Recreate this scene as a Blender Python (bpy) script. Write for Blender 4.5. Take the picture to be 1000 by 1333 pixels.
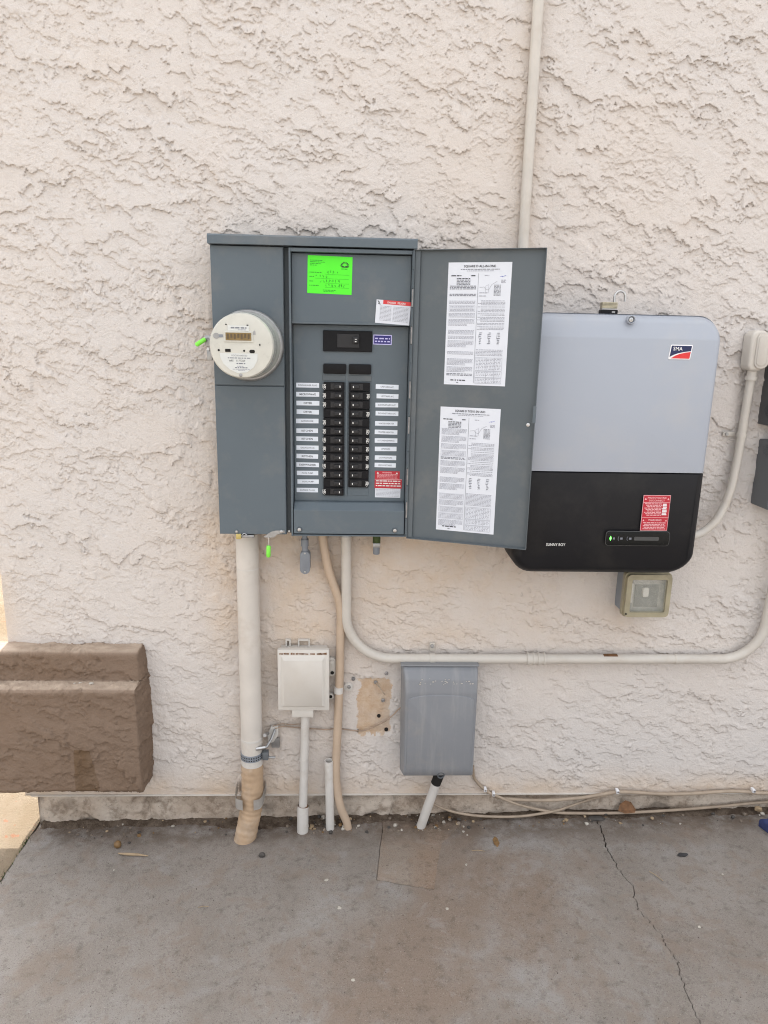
import bpy, bmesh, math, random
import numpy as np
from mathutils import Vector, Matrix
from math import radians, sin, cos, pi

scene = bpy.context.scene
for o in list(bpy.data.objects):
    bpy.data.objects.remove(o)
COL = scene.collection
rnd = random.Random(7)

# ------------------------------------------------------------------ camera
# world: X right along the wall, Y into the house (wall face at 0), Z up
yaw, pitch, roll = radians(2.294), radians(13.526), radians(1.206)
CAM = Vector((0.0, -2.15, 1.634))
fw = Vector((sin(yaw)*cos(pitch), cos(yaw)*cos(pitch), -sin(pitch)))
rt0 = Vector((cos(yaw), -sin(yaw), 0)); up0 = rt0.cross(fw)
rt = cos(roll)*rt0 + sin(roll)*up0; up = -sin(roll)*rt0 + cos(roll)*up0
cam = bpy.data.cameras.new('camera'); camo = bpy.data.objects.new('camera', cam); COL.objects.link(camo)
m = Matrix.Identity(4)
for i in range(3):
    m[i][0], m[i][1], m[i][2], m[i][3] = rt[i], up[i], -fw[i], CAM[i]
camo.matrix_world = m
cam.sensor_fit = 'HORIZONTAL'; cam.sensor_width = 36.0; cam.lens = 36*0.920
cam.clip_start = 0.02; cam.clip_end = 2000
scene.camera = camo
scene.render.resolution_x, scene.render.resolution_y = 768, 1024

# ------------------------------------------------------------------ light: open shade, the sun stands behind the house
SUN_EL, SUN_AZ = radians(68), radians(-1.5)          # azimuth from +Y towards +X
world = bpy.data.worlds.new('World'); scene.world = world; world.use_nodes = True
nt = world.node_tree; nt.nodes.clear()
wo = nt.nodes.new('ShaderNodeOutputWorld'); bg = nt.nodes.new('ShaderNodeBackground')
sky = nt.nodes.new('ShaderNodeTexSky'); sky.sky_type = 'NISHITA'; sky.sun_disc = False
sky.sun_elevation = SUN_EL; sky.sun_rotation = SUN_AZ
sky.air_density = 1.0; sky.dust_density = 6.0; sky.ozone_density = 1.0; sky.altitude = 300
hs = nt.nodes.new('ShaderNodeHueSaturation'); hs.inputs['Saturation'].default_value = 0.14   # thin white overcast veil
nt.links.new(sky.outputs[0], hs.inputs['Color']); nt.links.new(hs.outputs[0], bg.inputs[0])
bg.inputs[1].default_value = 0.15
nt.links.new(bg.outputs[0], wo.inputs[0])
sl = bpy.data.lights.new('sun', 'SUN'); sl.energy = 2.0; sl.angle = radians(0.6); sl.color = (1.0, 0.98, 0.95)
so = bpy.data.objects.new('sun', sl); COL.objects.link(so)
to_sun = Vector((sin(SUN_AZ)*cos(SUN_EL), cos(SUN_AZ)*cos(SUN_EL), sin(SUN_EL)))
so.rotation_euler = to_sun.to_track_quat('Z', 'Y').to_euler(); so.location = (0, 6, 8)
vs = scene.view_settings
vs.view_transform = 'Standard'; vs.look = 'None'; vs.gamma = 1; vs.exposure = 1.84
scene.render.engine = 'CYCLES'
scene.cycles.use_denoising = True
scene.cycles.denoiser = 'OPENIMAGEDENOISE'; scene.cycles.denoising_input_passes = 'RGB_ALBEDO_NORMAL'; scene.cycles.denoising_prefilter = 'NONE'   # keep the fine grain of plaster and concrete
scene.cycles.filter_width = 1.1
scene.cycles.max_bounces = 6; scene.cycles.diffuse_bounces = 3; scene.cycles.glossy_bounces = 3; scene.cycles.caustics_reflective = False; scene.cycles.caustics_refractive = False
scene.cycles.sample_clamp_indirect = 4.0

# ------------------------------------------------------------------ materials
def srgb(r, g, b):
    f = lambda c: (c/255/12.92 if c/255 <= 0.04045 else ((c/255+0.055)/1.055)**2.4)
    return (f(r), f(g), f(b))
MAT = {}
def mat(name, col, rough=.55, metal=0., var=.05, vs_=9., bump=0., bs=250., spec=.5, dirt=None, dirt_amt=.0, dirt_scale=6., trans=0., emit=0., coat=0.):
    m = bpy.data.materials.new(name); m.use_nodes = True
    n = m.node_tree; b = n.nodes['Principled BSDF']; L = n.links.new
    geo = n.nodes.new('ShaderNodeNewGeometry')
    nz = n.nodes.new('ShaderNodeTexNoise'); nz.inputs['Scale'].default_value = vs_; nz.inputs['Detail'].default_value = 5
    L(geo.outputs['Position'], nz.inputs['Vector'])
    mr = n.nodes.new('ShaderNodeMapRange'); mr.inputs[1].default_value = .3; mr.inputs[2].default_value = .7
    mr.inputs[3].default_value = 1-var; mr.inputs[4].default_value = 1+var
    L(nz.outputs[0], mr.inputs[0])
    mx = n.nodes.new('ShaderNodeVectorMath'); mx.operation = 'SCALE'; mx.inputs[0].default_value = col
    L(mr.outputs[0], mx.inputs['Scale'])
    out = mx.outputs[0]
    if dirt is not None:
        nd = n.nodes.new('ShaderNodeTexNoise'); nd.inputs['Scale'].default_value = dirt_scale; nd.inputs['Detail'].default_value = 8; nd.inputs['Roughness'].default_value = .65
        L(geo.outputs['Position'], nd.inputs['Vector'])
        md = n.nodes.new('ShaderNodeMapRange'); md.inputs[1].default_value = .52; md.inputs[2].default_value = .78; md.inputs[4].default_value = dirt_amt
        L(nd.outputs[0], md.inputs[0])
        mm = n.nodes.new('ShaderNodeMix'); mm.data_type = 'RGBA'
        L(md.outputs[0], mm.inputs[0]); L(out, mm.inputs[6]); mm.inputs[7].default_value = (*dirt, 1)
        out = mm.outputs[2]
    L(out, b.inputs['Base Color'])
    b.inputs['Roughness'].default_value = rough; b.inputs['Metallic'].default_value = metal
    b.inputs['Specular IOR Level'].default_value = spec
    b.inputs['Transmission Weight'].default_value = trans
    b.inputs['Coat Weight'].default_value = coat
    if emit:
        b.inputs['Emission Color'].default_value = (*col, 1); b.inputs['Emission Strength'].default_value = emit
    # roughness breakup
    rr = n.nodes.new('ShaderNodeMapRange'); rr.inputs[3].default_value = max(0, rough-.08); rr.inputs[4].default_value = min(1, rough+.08)
    L(nz.outputs[0], rr.inputs[0]); L(rr.outputs[0], b.inputs['Roughness'])
    if bump:
        nb = n.nodes.new('ShaderNodeTexNoise'); nb.inputs['Scale'].default_value = bs; nb.inputs['Detail'].default_value = 3
        L(geo.outputs['Position'], nb.inputs['Vector'])
        bp = n.nodes.new('ShaderNodeBump'); bp.inputs['Strength'].default_value = 1; bp.inputs['Distance'].default_value = bump
        L(nb.outputs[0], bp.inputs['Height']); L(bp.outputs[0], b.inputs['Normal'])
    MAT[name] = m
    return m

DUST = srgb(176, 156, 132)
M = {}
M['panel'] = mat('panel_grey_paint', (.112, .138, .158), .45, var=.04, vs_=5, bump=.0002, bs=900, spec=.25, dirt=(.22, .21, .195), dirt_amt=.45, dirt_scale=7)
M['panel_in'] = mat('panel_inner_grey_paint', (.104, .122, .134), .48, var=.04, vs_=5, spec=.25, dirt=(.21, .20, .185), dirt_amt=.4, dirt_scale=8)
M['gap'] = mat('dark_gap', (.012, .012, .013), .8)
M['black'] = mat('black_plastic', (.006, .006, .0075), .5, var=.2, vs_=40, spec=.2)
M['black2'] = mat('black_toggle', (.020, .020, .022), .40, spec=.35)
M['white_print'] = mat('white_print', (.72, .72, .70), .6)
M['tape'] = mat('white_label_tape', (.70, .75, .82), .45, var=.03)
M['ink'] = mat('black_ink', (.02, .02, .025), .7)
M['ink_mid'] = mat('grey_ink', (.18, .19, .22), .8)
M['ink_light'] = mat('pale_ink', (.33, .34, .39), .8)
M['paper'] = mat('paper_sheet', (.66, .69, .75), .55, var=.025, vs_=12)
M['pen'] = mat('blue_pen', (.12, .14, .5), .7)
M['green'] = mat('fluorescent_green_paper', (.085, .86, .02), .55, var=.02)
M['green_ink'] = mat('green_tag_ink', (.015, .30, .02), .7)
M['red'] = mat('red_sticker', (.46, .012, .030), .4, var=.05, vs_=40)
M['red_band'] = mat('red_band', (.62, .035, .04), .45)
M['pink_print'] = mat('pink_print', (.78, .45, .47), .6)
M['navy'] = mat('navy_sticker', (.012, .008, .16), .4)
M['lilac'] = mat('lilac_print', (.55, .52, .85), .5)
M['logo_navy'] = mat('logo_navy', (.006, .013, .072), .35)
M['logo_red'] = mat('logo_red', (.64, .028, .030), .35)
M['logo_white'] = mat('logo_white', (.80, .80, .82), .35)
M['steel'] = mat('zinc_steel', (.50, .50, .50), .32, 1.0, var=.12, vs_=60)
M['galv'] = mat('galvanised_metal', (.36, .36, .36), .45, .8, var=.2, vs_=50)
M['hinge'] = mat('bare_hinge_metal', (.30, .29, .285), .5, .6, var=.35, vs_=60)
M['meter_face'] = mat('meter_face_plastic', (.56, .555, .50), .30, var=.05, vs_=30, coat=.5, dirt=(.42, .39, .32), dirt_amt=.3, dirt_scale=14)
M['meter_cover'] = mat('meter_grey_cover', (.40, .41, .38), .18, var=.06, vs_=14, coat=.3)
M['meter_label'] = mat('meter_label', (.62, .64, .62), .4, var=.02)
M['lcd'] = mat('lcd_amber', (.22, .15, .058), .25, var=.15, vs_=70)
M['lcd_dark'] = mat('lcd_segment', (.10, .068, .03), .3)
M['seal'] = mat('green_seal_plastic', (.22, .80, .07), .35)
M['yellow'] = mat('yellow_brass', (.55, .44, .16), .45, .3)
M['inv'] = mat('inverter_blue_grey', (.340, .368, .420), .42, var=.02, vs_=3, bump=.00015, bs=1400, dirt=(.44, .42, .39), dirt_amt=.35, dirt_scale=6)
M['inv_black'] = mat('inverter_black', (.005, .0052, .0075), .5, var=.12, vs_=8, bump=.00012, bs=1400, spec=.32, dirt=(.022, .021, .020), dirt_amt=.7, dirt_scale=7)
M['status'] = mat('status_window', (.007, .008, .008), .25, spec=.2)
M['status_line'] = mat('status_line', (.055, .056, .056), .5)
M['led'] = mat('green_led', (.12, 1.0, .10), .4, emit=1.2)
M['brass'] = mat('laminated_padlock_steel', (.42, .38, .28), .4, .7, var=.2, vs_=80)
M['beige_plastic'] = mat('aged_clear_plastic_frame', (.33, .295, .20), .38, var=.12, vs_=30, dirt=(.16, .14, .09), dirt_amt=.5, dirt_scale=25)
M['cream'] = mat('cream_painted_pipe', (.60, .56, .51), .5, var=.05, vs_=14, bump=.0004, bs=120, dirt=(.36, .28, .21), dirt_amt=.45, dirt_scale=9)
M['emt'] = mat('painted_conduit', (.56, .525, .475), .42, var=.05, vs_=12, dirt=(.38, .30, .22), dirt_amt=.4, dirt_scale=8)
M['pvc'] = mat('pale_pvc', (.60, .575, .54), .45, var=.05, vs_=16, dirt=(.32, .25, .18), dirt_amt=.5, dirt_scale=14)
M['tan'] = mat('tan_painted_pipe', (.50, .385, .285), .5, var=.06, vs_=16, dirt=(.35, .25, .17), dirt_amt=.45, dirt_scale=10)
M['wrap'] = mat('tan_pipe_tape', (.44, .31, .20), .65, var=.16, vs_=22, bump=.0015, bs=60, dirt=(.58, .50, .42), dirt_amt=.6, dirt_scale=12)
M['nid'] = mat('grey_weathered_plastic', (.228, .236, .250), .42, var=.07, vs_=7, dirt=(.36, .355, .35), dirt_amt=.55, dirt_scale=5)
M['nid_lid'] = None
M['box_grey'] = mat('grey_metal_box', (.115, .125, .135), .5, var=.06, vs_=8)
M['box_grey_dark'] = mat('dark_grey_metal_box', (.075, .078, .082), .5, var=.06, vs_=8)
M['lb_grey'] = mat('grey_conduit_body', (.22, .24, .27), .5, var=.08, vs_=25)
M['white_box'] = mat('cream_box_plastic', (.615, .585, .54), .45, var=.03, vs_=10, dirt=(.42, .36, .28), dirt_amt=.25, dirt_scale=10)
M['rust'] = mat('rust_stain', (.16, .075, .03), .9, var=.3, vs_=60)
M['rust_hole'] = mat('dark_hole', (.012, .010, .008), .9)
M['cable'] = mat('tan_cable', (.36, .285, .215), .6, var=.15, vs_=30, dirt=(.24, .18, .13), dirt_amt=.5, dirt_scale=10)
M['wire'] = mat('dull_ground_wire', (.34, .255, .19), .55, .15, var=.2, vs_=60)
M['blue'] = mat('blue_fabric', (.028, .040, .12), .9, var=.2, vs_=80)
M['stone_brown'] = mat('brown_nut', (.20, .115, .045), .6, var=.3, vs_=90)
M['twig'] = mat('dry_twig', (.34, .25, .155), .7, var=.2, vs_=80)
M['stone_dark'] = mat('dark_stone', (.070, .062, .056), .8, var=.25, vs_=90)
M['grit'] = mat('brown_grit', (.20, .16, .125), .9, var=.3, vs_=60)
M['chip'] = mat('pale_paint_fleck', (.46, .425, .37), .8, var=.2, vs_=90)
M['leaf'] = mat('rusty_dry_leaf', (.19, .095, .045), .85, var=.4, vs_=70)
M['tar'] = mat('dark_scrap', (.03, .03, .032), .7, var=.3, vs_=60)
M['moss'] = mat('moss_weed', (.05, .075, .02), .8, var=.4, vs_=70)

def glass_mat():
    m = bpy.data.materials.new('hazy_clear_plastic'); m.use_nodes = True
    n = m.node_tree; b = n.nodes['Principled BSDF']
    b.inputs['Base Color'].default_value = (.80, .80, .70, 1); b.inputs['Roughness'].default_value = .22
    b.inputs['IOR'].default_value = 1.2; b.inputs['Alpha'].default_value = .30
    nz = n.nodes.new('ShaderNodeTexNoise'); nz.inputs['Scale'].default_value = 45; nz.inputs['Detail'].default_value = 5
    mr = n.nodes.new('ShaderNodeMapRange'); mr.inputs[3].default_value = .10; mr.inputs[4].default_value = .24
    geo = n.nodes.new('ShaderNodeNewGeometry'); n.links.new(geo.outputs['Position'], nz.inputs['Vector'])
    n.links.new(nz.outputs[0], mr.inputs[0]); n.links.new(mr.outputs[0], b.inputs['Alpha'])
    return m
M['clear'] = glass_mat()

class NB:
    """tiny node-tree helper for the large surface materials"""
    def __init__(s, name):
        s.m = bpy.data.materials.new(name); s.m.use_nodes = True; s.n = s.m.node_tree.nodes; s.L = s.m.node_tree.links.new
        s.b = s.n['Principled BSDF']; s.geo = s.n.new('ShaderNodeNewGeometry'); s.P = s.geo.outputs['Position']
    def noise(s, scale, detail=5, rough=.55, stretch=None, dist=0., off=0.):
        t = s.n.new('ShaderNodeTexNoise'); t.inputs['Scale'].default_value = scale; t.inputs['Detail'].default_value = detail; t.inputs['Roughness'].default_value = rough; t.inputs['Distortion'].default_value = dist
        v = s.P
        if stretch or off:
            mp = s.n.new('ShaderNodeMapping'); s.L(v, mp.inputs[0]); v = mp.outputs[0]
            if stretch: mp.inputs['Scale'].default_value = stretch
            mp.inputs['Location'].default_value = (off, off*.7, off*1.3)
        s.L(v, t.inputs['Vector']); return t.outputs[0]
    def ramp(s, x, a, b, lo=0., hi=1.):
        r = s.n.new('ShaderNodeMapRange'); r.inputs[1].default_value = a; r.inputs[2].default_value = b; r.inputs[3].default_value = lo; r.inputs[4].default_value = hi
        r.interpolation_type = 'SMOOTHSTEP'; s.L(x, r.inputs[0]); return r.outputs[0]
    def mix(s, f, a, b):
        x = s.n.new('ShaderNodeMix'); x.data_type = 'RGBA'
        for sock, v in ((0, f), (6, a), (7, b)):
            if isinstance(v, (int, float)): x.inputs[sock].default_value = v
            elif isinstance(v, tuple): x.inputs[sock].default_value = (*v, 1)
            else: s.L(v, x.inputs[sock])
        return x.outputs[2]
    def mul(s, a, b):
        x = s.n.new('ShaderNodeMath'); x.operation = 'MULTIPLY'
        for i, v in enumerate((a, b)):
            if isinstance(v, (int, float)): x.inputs[i].default_value = v
            else: s.L(v, x.inputs[i])
        return x.outputs[0]
    def streak(s):
        mp = s.n.new('ShaderNodeMapping'); mp.inputs['Rotation'].default_value = (0, .45, 0); s.L(s.P, mp.inputs[0])
        m2 = s.n.new('ShaderNodeMapping'); m2.inputs['Scale'].default_value = (25, 1, 260); s.L(mp.outputs[0], m2.inputs[0])
        t = s.n.new('ShaderNodeTexNoise'); t.inputs['Scale'].default_value = 1; t.inputs['Detail'].default_value = 3; s.L(m2.outputs[0], t.inputs['Vector']); return t.outputs[0]
    def attr(s, name):
        a = s.n.new('ShaderNodeAttribute'); a.attribute_name = name; return a.outputs['Fac']
    def bump(s, h, dist, prev=None):
        bp = s.n.new('ShaderNodeBump'); bp.inputs['Distance'].default_value = dist; s.L(h, bp.inputs['Height'])
        if prev is not None: s.L(prev, bp.inputs['Normal'])
        return bp.outputs[0]
    def done(s, col, rough, nrm=None, spec=.3):
        s.L(col, s.b.inputs['Base Color'])
        if isinstance(rough, (int, float)): s.b.inputs['Roughness'].default_value = rough
        else: s.L(rough, s.b.inputs['Roughness'])
        s.b.inputs['Specular IOR Level'].default_value = spec
        if nrm is not None: s.L(nrm, s.b.inputs['Normal'])
        return s.m

def stucco_mat(name, base, alt, stain_shade_col, dark):
    k = NB(name)
    c = k.mix(k.ramp(k.noise(2.2, 4), .35, .65), base, alt)
    c = k.mix(k.mul(k.ramp(k.noise(26, 6, .7), .5, .8), .30), c, dark)
    c = k.mix(k.mul(k.ramp(k.noise(240, 3, .6), .60, .80), .20), c, dark)
    st = k.mul(k.attr('stain_shade'), k.ramp(k.noise(7, 7, .7, off=3.1), .28, .72, .35, 1.0))
    c = k.mix(st, c, stain_shade_col)
    c = k.mix(k.attr('bare'), c, k.mix(k.ramp(k.noise(40, 5, .7, off=6.), .35, .65), (.58, .43, .29), (.50, .33, .195)))
    c = k.mix(k.mul(k.attr('dust_light'), .95), c, (.47, .375, .295))          # dusty ledges, with their sky light painted into the colour
    nb = k.bump(k.noise(420, 3, .65), .0011)
    nb = k.bump(k.noise(170, 4, .65, off=7.), .0018, nb)
    nb = k.bump(k.streak(), .0010, nb)
    return k.done(c, .88, nb, .2)
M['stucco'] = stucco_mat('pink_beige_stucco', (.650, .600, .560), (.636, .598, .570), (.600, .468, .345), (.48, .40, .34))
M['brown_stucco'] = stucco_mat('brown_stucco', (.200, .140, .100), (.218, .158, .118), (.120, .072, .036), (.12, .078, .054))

def nid_mat():
    k = NB('weathered_grey_lid')
    c = k.mix(k.ramp(k.noise(4, 5, .6), .35, .65), (.222, .232, .250), (.205, .214, .232))
    c = k.mix(k.mul(k.ramp(k.noise(1, 6, .65, stretch=(38, 8, 3.5)), .46, .72), .40), c, (.34, .34, .335))
    c = k.mix(k.mul(k.ramp(k.noise(9, 7, .7, off=4.), .52, .74), .45), c, (.30, .285, .265))
    return k.done(c, k.ramp(k.noise(6, 5), .3, .7, .34, .58), k.bump(k.noise(14, 3), .0012), .45)
M['nid_lid'] = nid_mat()
def concrete_mat(name, tone):
    k = NB(name)
    g1, g2, br, bl, dk = [(a*tone[0], b*tone[1], c*tone[2]) for a, b, c in ((.280, .252, .226), (.238, .210, .184), (.235, .180, .140), (.325, .312, .298), (.075, .058, .047))]
    c = k.mix(k.ramp(k.noise(3.2, 6, .6), .38, .62), g1, g2)
    c = k.mix(k.mul(k.ramp(k.noise(1.5, 6, .62, dist=.4, off=2.), .48, .64), .9), c, br)
    c = k.mix(k.mul(k.ramp(k.noise(2.3, 6, .62, dist=.3, off=5.3), .50, .66), .75), c, bl)
    c = k.mix(k.mul(k.ramp(k.noise(38, 5, .7, off=1.), .50, .74), .50), c, dk)
    c = k.mix(k.mul(k.ramp(k.noise(300, 4, .75), .52, .70), .75), c, dk)
    c = k.mix(k.mul(k.ramp(k.noise(300, 3, .7, off=4.), .57, .76), .55), c, (.50, .47, .44))
    c = k.mix(k.mul(k.ramp(k.noise(55, 2, .5, stretch=(1, 8, 1), off=9.), .66, .78), .22), c, (.40, .38, .36))
    c = k.mix(k.mul(k.ramp(k.noise(11, 8, .72, dist=.6, off=8.), .50, .62), .42), c, br)
    c = k.mix(k.mul(k.ramp(k.noise(9, 8, .75, dist=.5, off=12.), .54, .66), .40), c, bl)
    c = k.mix(k.ramp(k.noise(150, 2, .5, off=2.), .71, .75), c, dk)
    sx = k.n.new('ShaderNodeSeparateXYZ'); k.L(k.P, sx.inputs[0])          # soil washed off the wall foot onto the slab
    c = k.mix(k.mul(k.mul(k.ramp(sx.outputs[1], -.17, -.015), k.ramp(k.noise(16, 7, .7, off=14.), .34, .62)), .85), c, (.125, .092, .068))
    nb = k.bump(k.noise(330, 4, .8), .0036)
    nb = k.bump(k.noise(30, 4, .6), .004, nb)
    return k.done(c, k.ramp(k.noise(5, 4), .3, .7, .72, .9), nb, .3)
M['concrete'] = concrete_mat('worn_concrete', (1, 1, 1))
M['patch'] = concrete_mat('patch_concrete', (1.13, 1.05, .97))

def stem_mat():
    k = NB('stem_wall_plaster')
    c = k.mix(k.ramp(k.noise(5, 6, .6), .4, .62), (.60, .52, .44), (.50, .41, .33))
    c = k.mix(k.mul(k.ramp(k.noise(22, 6, .7), .46, .68), .7), c, (.22, .165, .12))
    c = k.mix(k.mul(k.ramp(k.noise(9, 7, .7, off=3.), .52, .66), .4), c, (.15, .115, .085))
    c = k.mix(k.mul(k.ramp(k.noise(120, 3, .7), .58, .75), .6), c, (.10, .075, .055))
    nb = k.bump(k.noise(160, 5, .7), .004)
    return k.done(c, .92, nb, .2)
M['stem'] = stem_mat()
def soil_mat():
    k = NB('dark_dirt')
    c = k.mix(k.ramp(k.noise(30, 6, .7), .35, .65), (.075, .054, .040), (.165, .128, .098))
    c = k.mix(k.mul(k.ramp(k.noise(220, 3, .7), .60, .75), .7), c, (.30, .25, .20))
    return k.done(c, .95, k.bump(k.noise(180, 5, .75), .006), .1)
M['soil'] = soil_mat()
def sand_mat():
    k = NB('pale_sand')
    c = k.mix(k.ramp(k.noise(3, 6, .6), .35, .65), (.215, .165, .110), (.255, .205, .150))
    c = k.mix(k.mul(k.ramp(k.noise(60, 5, .7), .55, .75),   .5), c, (.17, .115, .075))
    c = k.mix(k.mul(k.ramp(k.noise(35, 2, .5, off=3.), .66, .74), .6), c, (.30, .12, .07))
    return k.done(c, .95, k.bump(k.noise(120, 5, .7), .008), .1)
M['sand'] = sand_mat()
M['gravel'] = mat('pale_gravel_ground', (.25, .225, .195), .95, var=.18, vs_=40, bump=.006, bs=90)

# ------------------------------------------------------------------ mesh building helpers
_txt = {}
def text_shape(s, bold=0.0):
    """triangulated outline of a line of lettering, 1 unit high, as (verts2d, faces, width)"""
    key = (s, bold)
    if key in _txt: return _txt[key]
    cu = bpy.data.curves.new('t', 'FONT'); cu.body = s; cu.size = 1.0; cu.offset = bold; cu.resolution_u = 2; cu.fill_mode = 'FRONT'
    ob = bpy.data.objects.new('t', cu); COL.objects.link(ob)
    dg = bpy.context.evaluated_depsgraph_get(); me = ob.evaluated_get(dg).to_mesh()
    vs_ = [(v.co.x, v.co.y) for v in me.vertices]; fs = [tuple(p.vertices) for p in me.polygons]
    ob.evaluated_get(dg).to_mesh_clear(); bpy.data.objects.remove(ob); bpy.data.curves.remove(cu)
    xs = [v[0] for v in vs_] or [0, 1]
    x0 = min(xs); vs_ = [(x-x0, y) for x, y in vs_]
    _txt[key] = (vs_, fs, max(xs)-x0)
    return _txt[key]

class Frame:
    """a flat working plane: u to the right, v up, n towards the viewer"""
    def __init__(s, O, U, V): s.O, s.U, s.V = Vector(O), Vector(U).normalized(), Vector(V).normalized(); s.N = s.U.cross(s.V)
    def p(s, u, v, n=0.): return s.O + s.U*u + s.V*v + s.N*n
def front(y, rot=0., c=(0, 0)):
    """plane parallel to the wall at depth y"""
    return Frame((c[0], y, c[1]), (cos(rot), 0, sin(rot)), (-sin(rot), 0, cos(rot)))

class MB:
    def __init__(s): s.bm = bmesh.new(); s.mats = []
    def mi(s, m):
        m = M[m] if isinstance(m, str) else m
        if m not in s.mats: s.mats.append(m)
        return s.mats.index(m)
    def faces(s, vs_, fs, m, smooth=False):
        i = s.mi(m); V = [s.bm.verts.new(v) for v in vs_]; out = []
        for f in fs:
            try: F = s.bm.faces.new([V[k] for k in f])
            except ValueError: continue
            F.material_index = i; F.smooth = smooth; out.append(F)
        return V, out
    def box(s, x0, x1, y0, y1, z0, z1, m, bev=0., seg=2, fr=None):
        if fr: P = lambda x, y, z: fr.p(x, z, -y)
        else: P = lambda x, y, z: Vector((x, y, z))
        vs_ = [P(x, y, z) for x in (x0, x1) for y in (y0, y1) for z in (z0, z1)]
        V, F = s.faces(vs_, [(0, 1, 3, 2), (4, 6, 7, 5), (0, 4, 5, 1), (2, 3, 7, 6), (0, 2, 6, 4), (1, 5, 7, 3)], m)
        if bev: s._bev(F, bev, seg, m)
        return s
    def _bev(s, F, bev, seg, m):
        ed = list({e for f in F for e in f.edges}); i = s.mi(m)
        bmesh.ops.recalc_face_normals(s.bm, faces=F)
        r = bmesh.ops.bevel(s.bm, geom=ed, offset=bev, segments=seg, profile=.5, affect='EDGES', clamp_overlap=True)
        for f in r['faces']: f.material_index = i
    def prism(s, pts, fr, n0, n1, m, bev=0., seg=2, front_only=True, smooth=False):
        """extrude a 2D outline on frame fr from n0 (back) to n1 (front)"""
        k = len(pts)
        vs_ = [fr.p(u, v, n0) for u, v in pts] + [fr.p(u, v, n1) for u, v in pts]
        fs = [tuple(range(k))[::-1], tuple(range(k, 2*k))] + [(i, (i+1) % k, k+(i+1) % k, k+i) for i in range(k)]
        V, F = s.faces(vs_, fs, m)
        if smooth:
            for f in F[2:]: f.smooth = True
        if bev:
            top = V[k:]; st = set(top); i = s.mi(m)
            ed = list({e for v in top for e in v.link_edges if e.other_vert(v) in st})
            bmesh.ops.recalc_face_normals(s.bm, faces=F)
            r = bmesh.ops.bevel(s.bm, geom=ed, offset=bev, segments=seg, profile=.5, affect='EDGES', clamp_overlap=True)
            for f in r['faces']: f.material_index = i; f.smooth = True
        return s
    def poly(s, pts, fr, n, m):
        s.faces([fr.p(u, v, n) for u, v in pts], [tuple(range(len(pts)))], m); return s
    def rect(s, u0, u1, v0, v1, fr, n, m): return s.poly([(u0, v0), (u1, v0), (u1, v1), (u0, v1)], fr, n, m)
    def text(s, t, u, v, h, fr, n, m, align='l', bold=.0, maxw=None, shear=0.):
        vs_, fs, w = text_shape(t, bold); sx = h/.72; sy = h/.72
        if maxw and w*sx > maxw: sx = maxw/w
        o = {'l': 0, 'c': -.5, 'r': -1}[align]*w*sx
        s.faces([fr.p(u+o+x*sx+y*sy*shear, v+y*sy, n) for x, y in vs_], fs, m); return s
    def words(s, u0, u1, v, h, fr, n, m, r, fill=.85, indent=0.):
        """a line of print too fine to read: word-long strokes"""
        u = u0+indent
        while u < u1:
            w = h*r.uniform(1.2, 5.0); w = min(w, u1-u)
            if w > h*.6: s.rect(u, u+w, v, v+h, fr, n, m)
            u += w + h*r.uniform(.5, .9)/fill
        return s
    def stroke(s, pts, w, fr, n, m):
        for a, b in zip(pts, pts[1:]):
            d = Vector((b[0]-a[0], b[1]-a[1])); 
            if d.length < 1e-6: continue
            q = Vector((-d.y, d.x)).normalized()*w/2
            s.poly([(a[0]-q.x, a[1]-q.y), (b[0]-q.x, b[1]-q.y), (b[0]+q.x, b[1]+q.y), (a[0]+q.x, a[1]+q.y)], fr, n, m)
        return s
    def tube(s, path, r, m, n=14, cap=True, radii=None, hollow=0.):
        P = [Vector(p) for p in path]; k = len(P)
        T = [((P[min(i+1, k-1)]-P[max(i-1, 0)]).normalized()) for i in range(k)]
        ref = Vector((0, 0, 1)) if abs(T[0].z) < .9 else Vector((1, 0, 0))
        a = T[0].cross(ref).normalized(); rings = []
        for i in range(k):
            a = (a - T[i]*a.dot(T[i])).normalized(); b = T[i].cross(a); rr = radii[i] if radii else r
            rings.append([P[i]+(a*cos(2*pi*j/n)+b*sin(2*pi*j/n))*rr for j in range(n)])
        vs_ = [v for R_ in rings for v in R_]
        fs = [(i*n+j, i*n+(j+1) % n, (i+1)*n+(j+1) % n, (i+1)*n+j) for i in range(k-1) for j in range(n)]
        s.faces(vs_, fs, m, True)
        if cap:
            for q, e in ((rings[0], P[0]), (rings[-1], P[-1])):
                s.faces(q, [tuple(range(n))], m)
        return s
    def cyl(s, p0, p1, r, m, n=16, bev=0.): 
        p0, p1 = Vector(p0), Vector(p1)
        if bev:
            d = (p1-p0).normalized()
            return s.tube([p0, p1-d*bev, p1-d*bev*.3, p1], r, m, n, True, [r, r, r-bev*.3, r-bev])
        return s.tube([p0, p1], r, m, n)
    def lathe(s, prof, c, axis, m, n=40, mats=None):
        """profile [(radius, along)] spun about axis through c"""
        ax = Vector(axis).normalized(); ref = Vector((0, 0, 1)) if abs(ax.z) < .9 else Vector((1, 0, 0))
        a = ax.cross(ref).normalized(); b = ax.cross(a); c = Vector(c)
        vs_ = [c+ax*h+(a*cos(2*pi*j/n)+b*sin(2*pi*j/n))*r for r, h in prof for j in range(n)]
        fs = [(i*n+j, i*n+(j+1) % n, (i+1)*n+(j+1) % n, (i+1)*n+j) for i in range(len(prof)-1) for j in range(n)]
        s.faces(vs_, fs, m, True); return s
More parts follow.
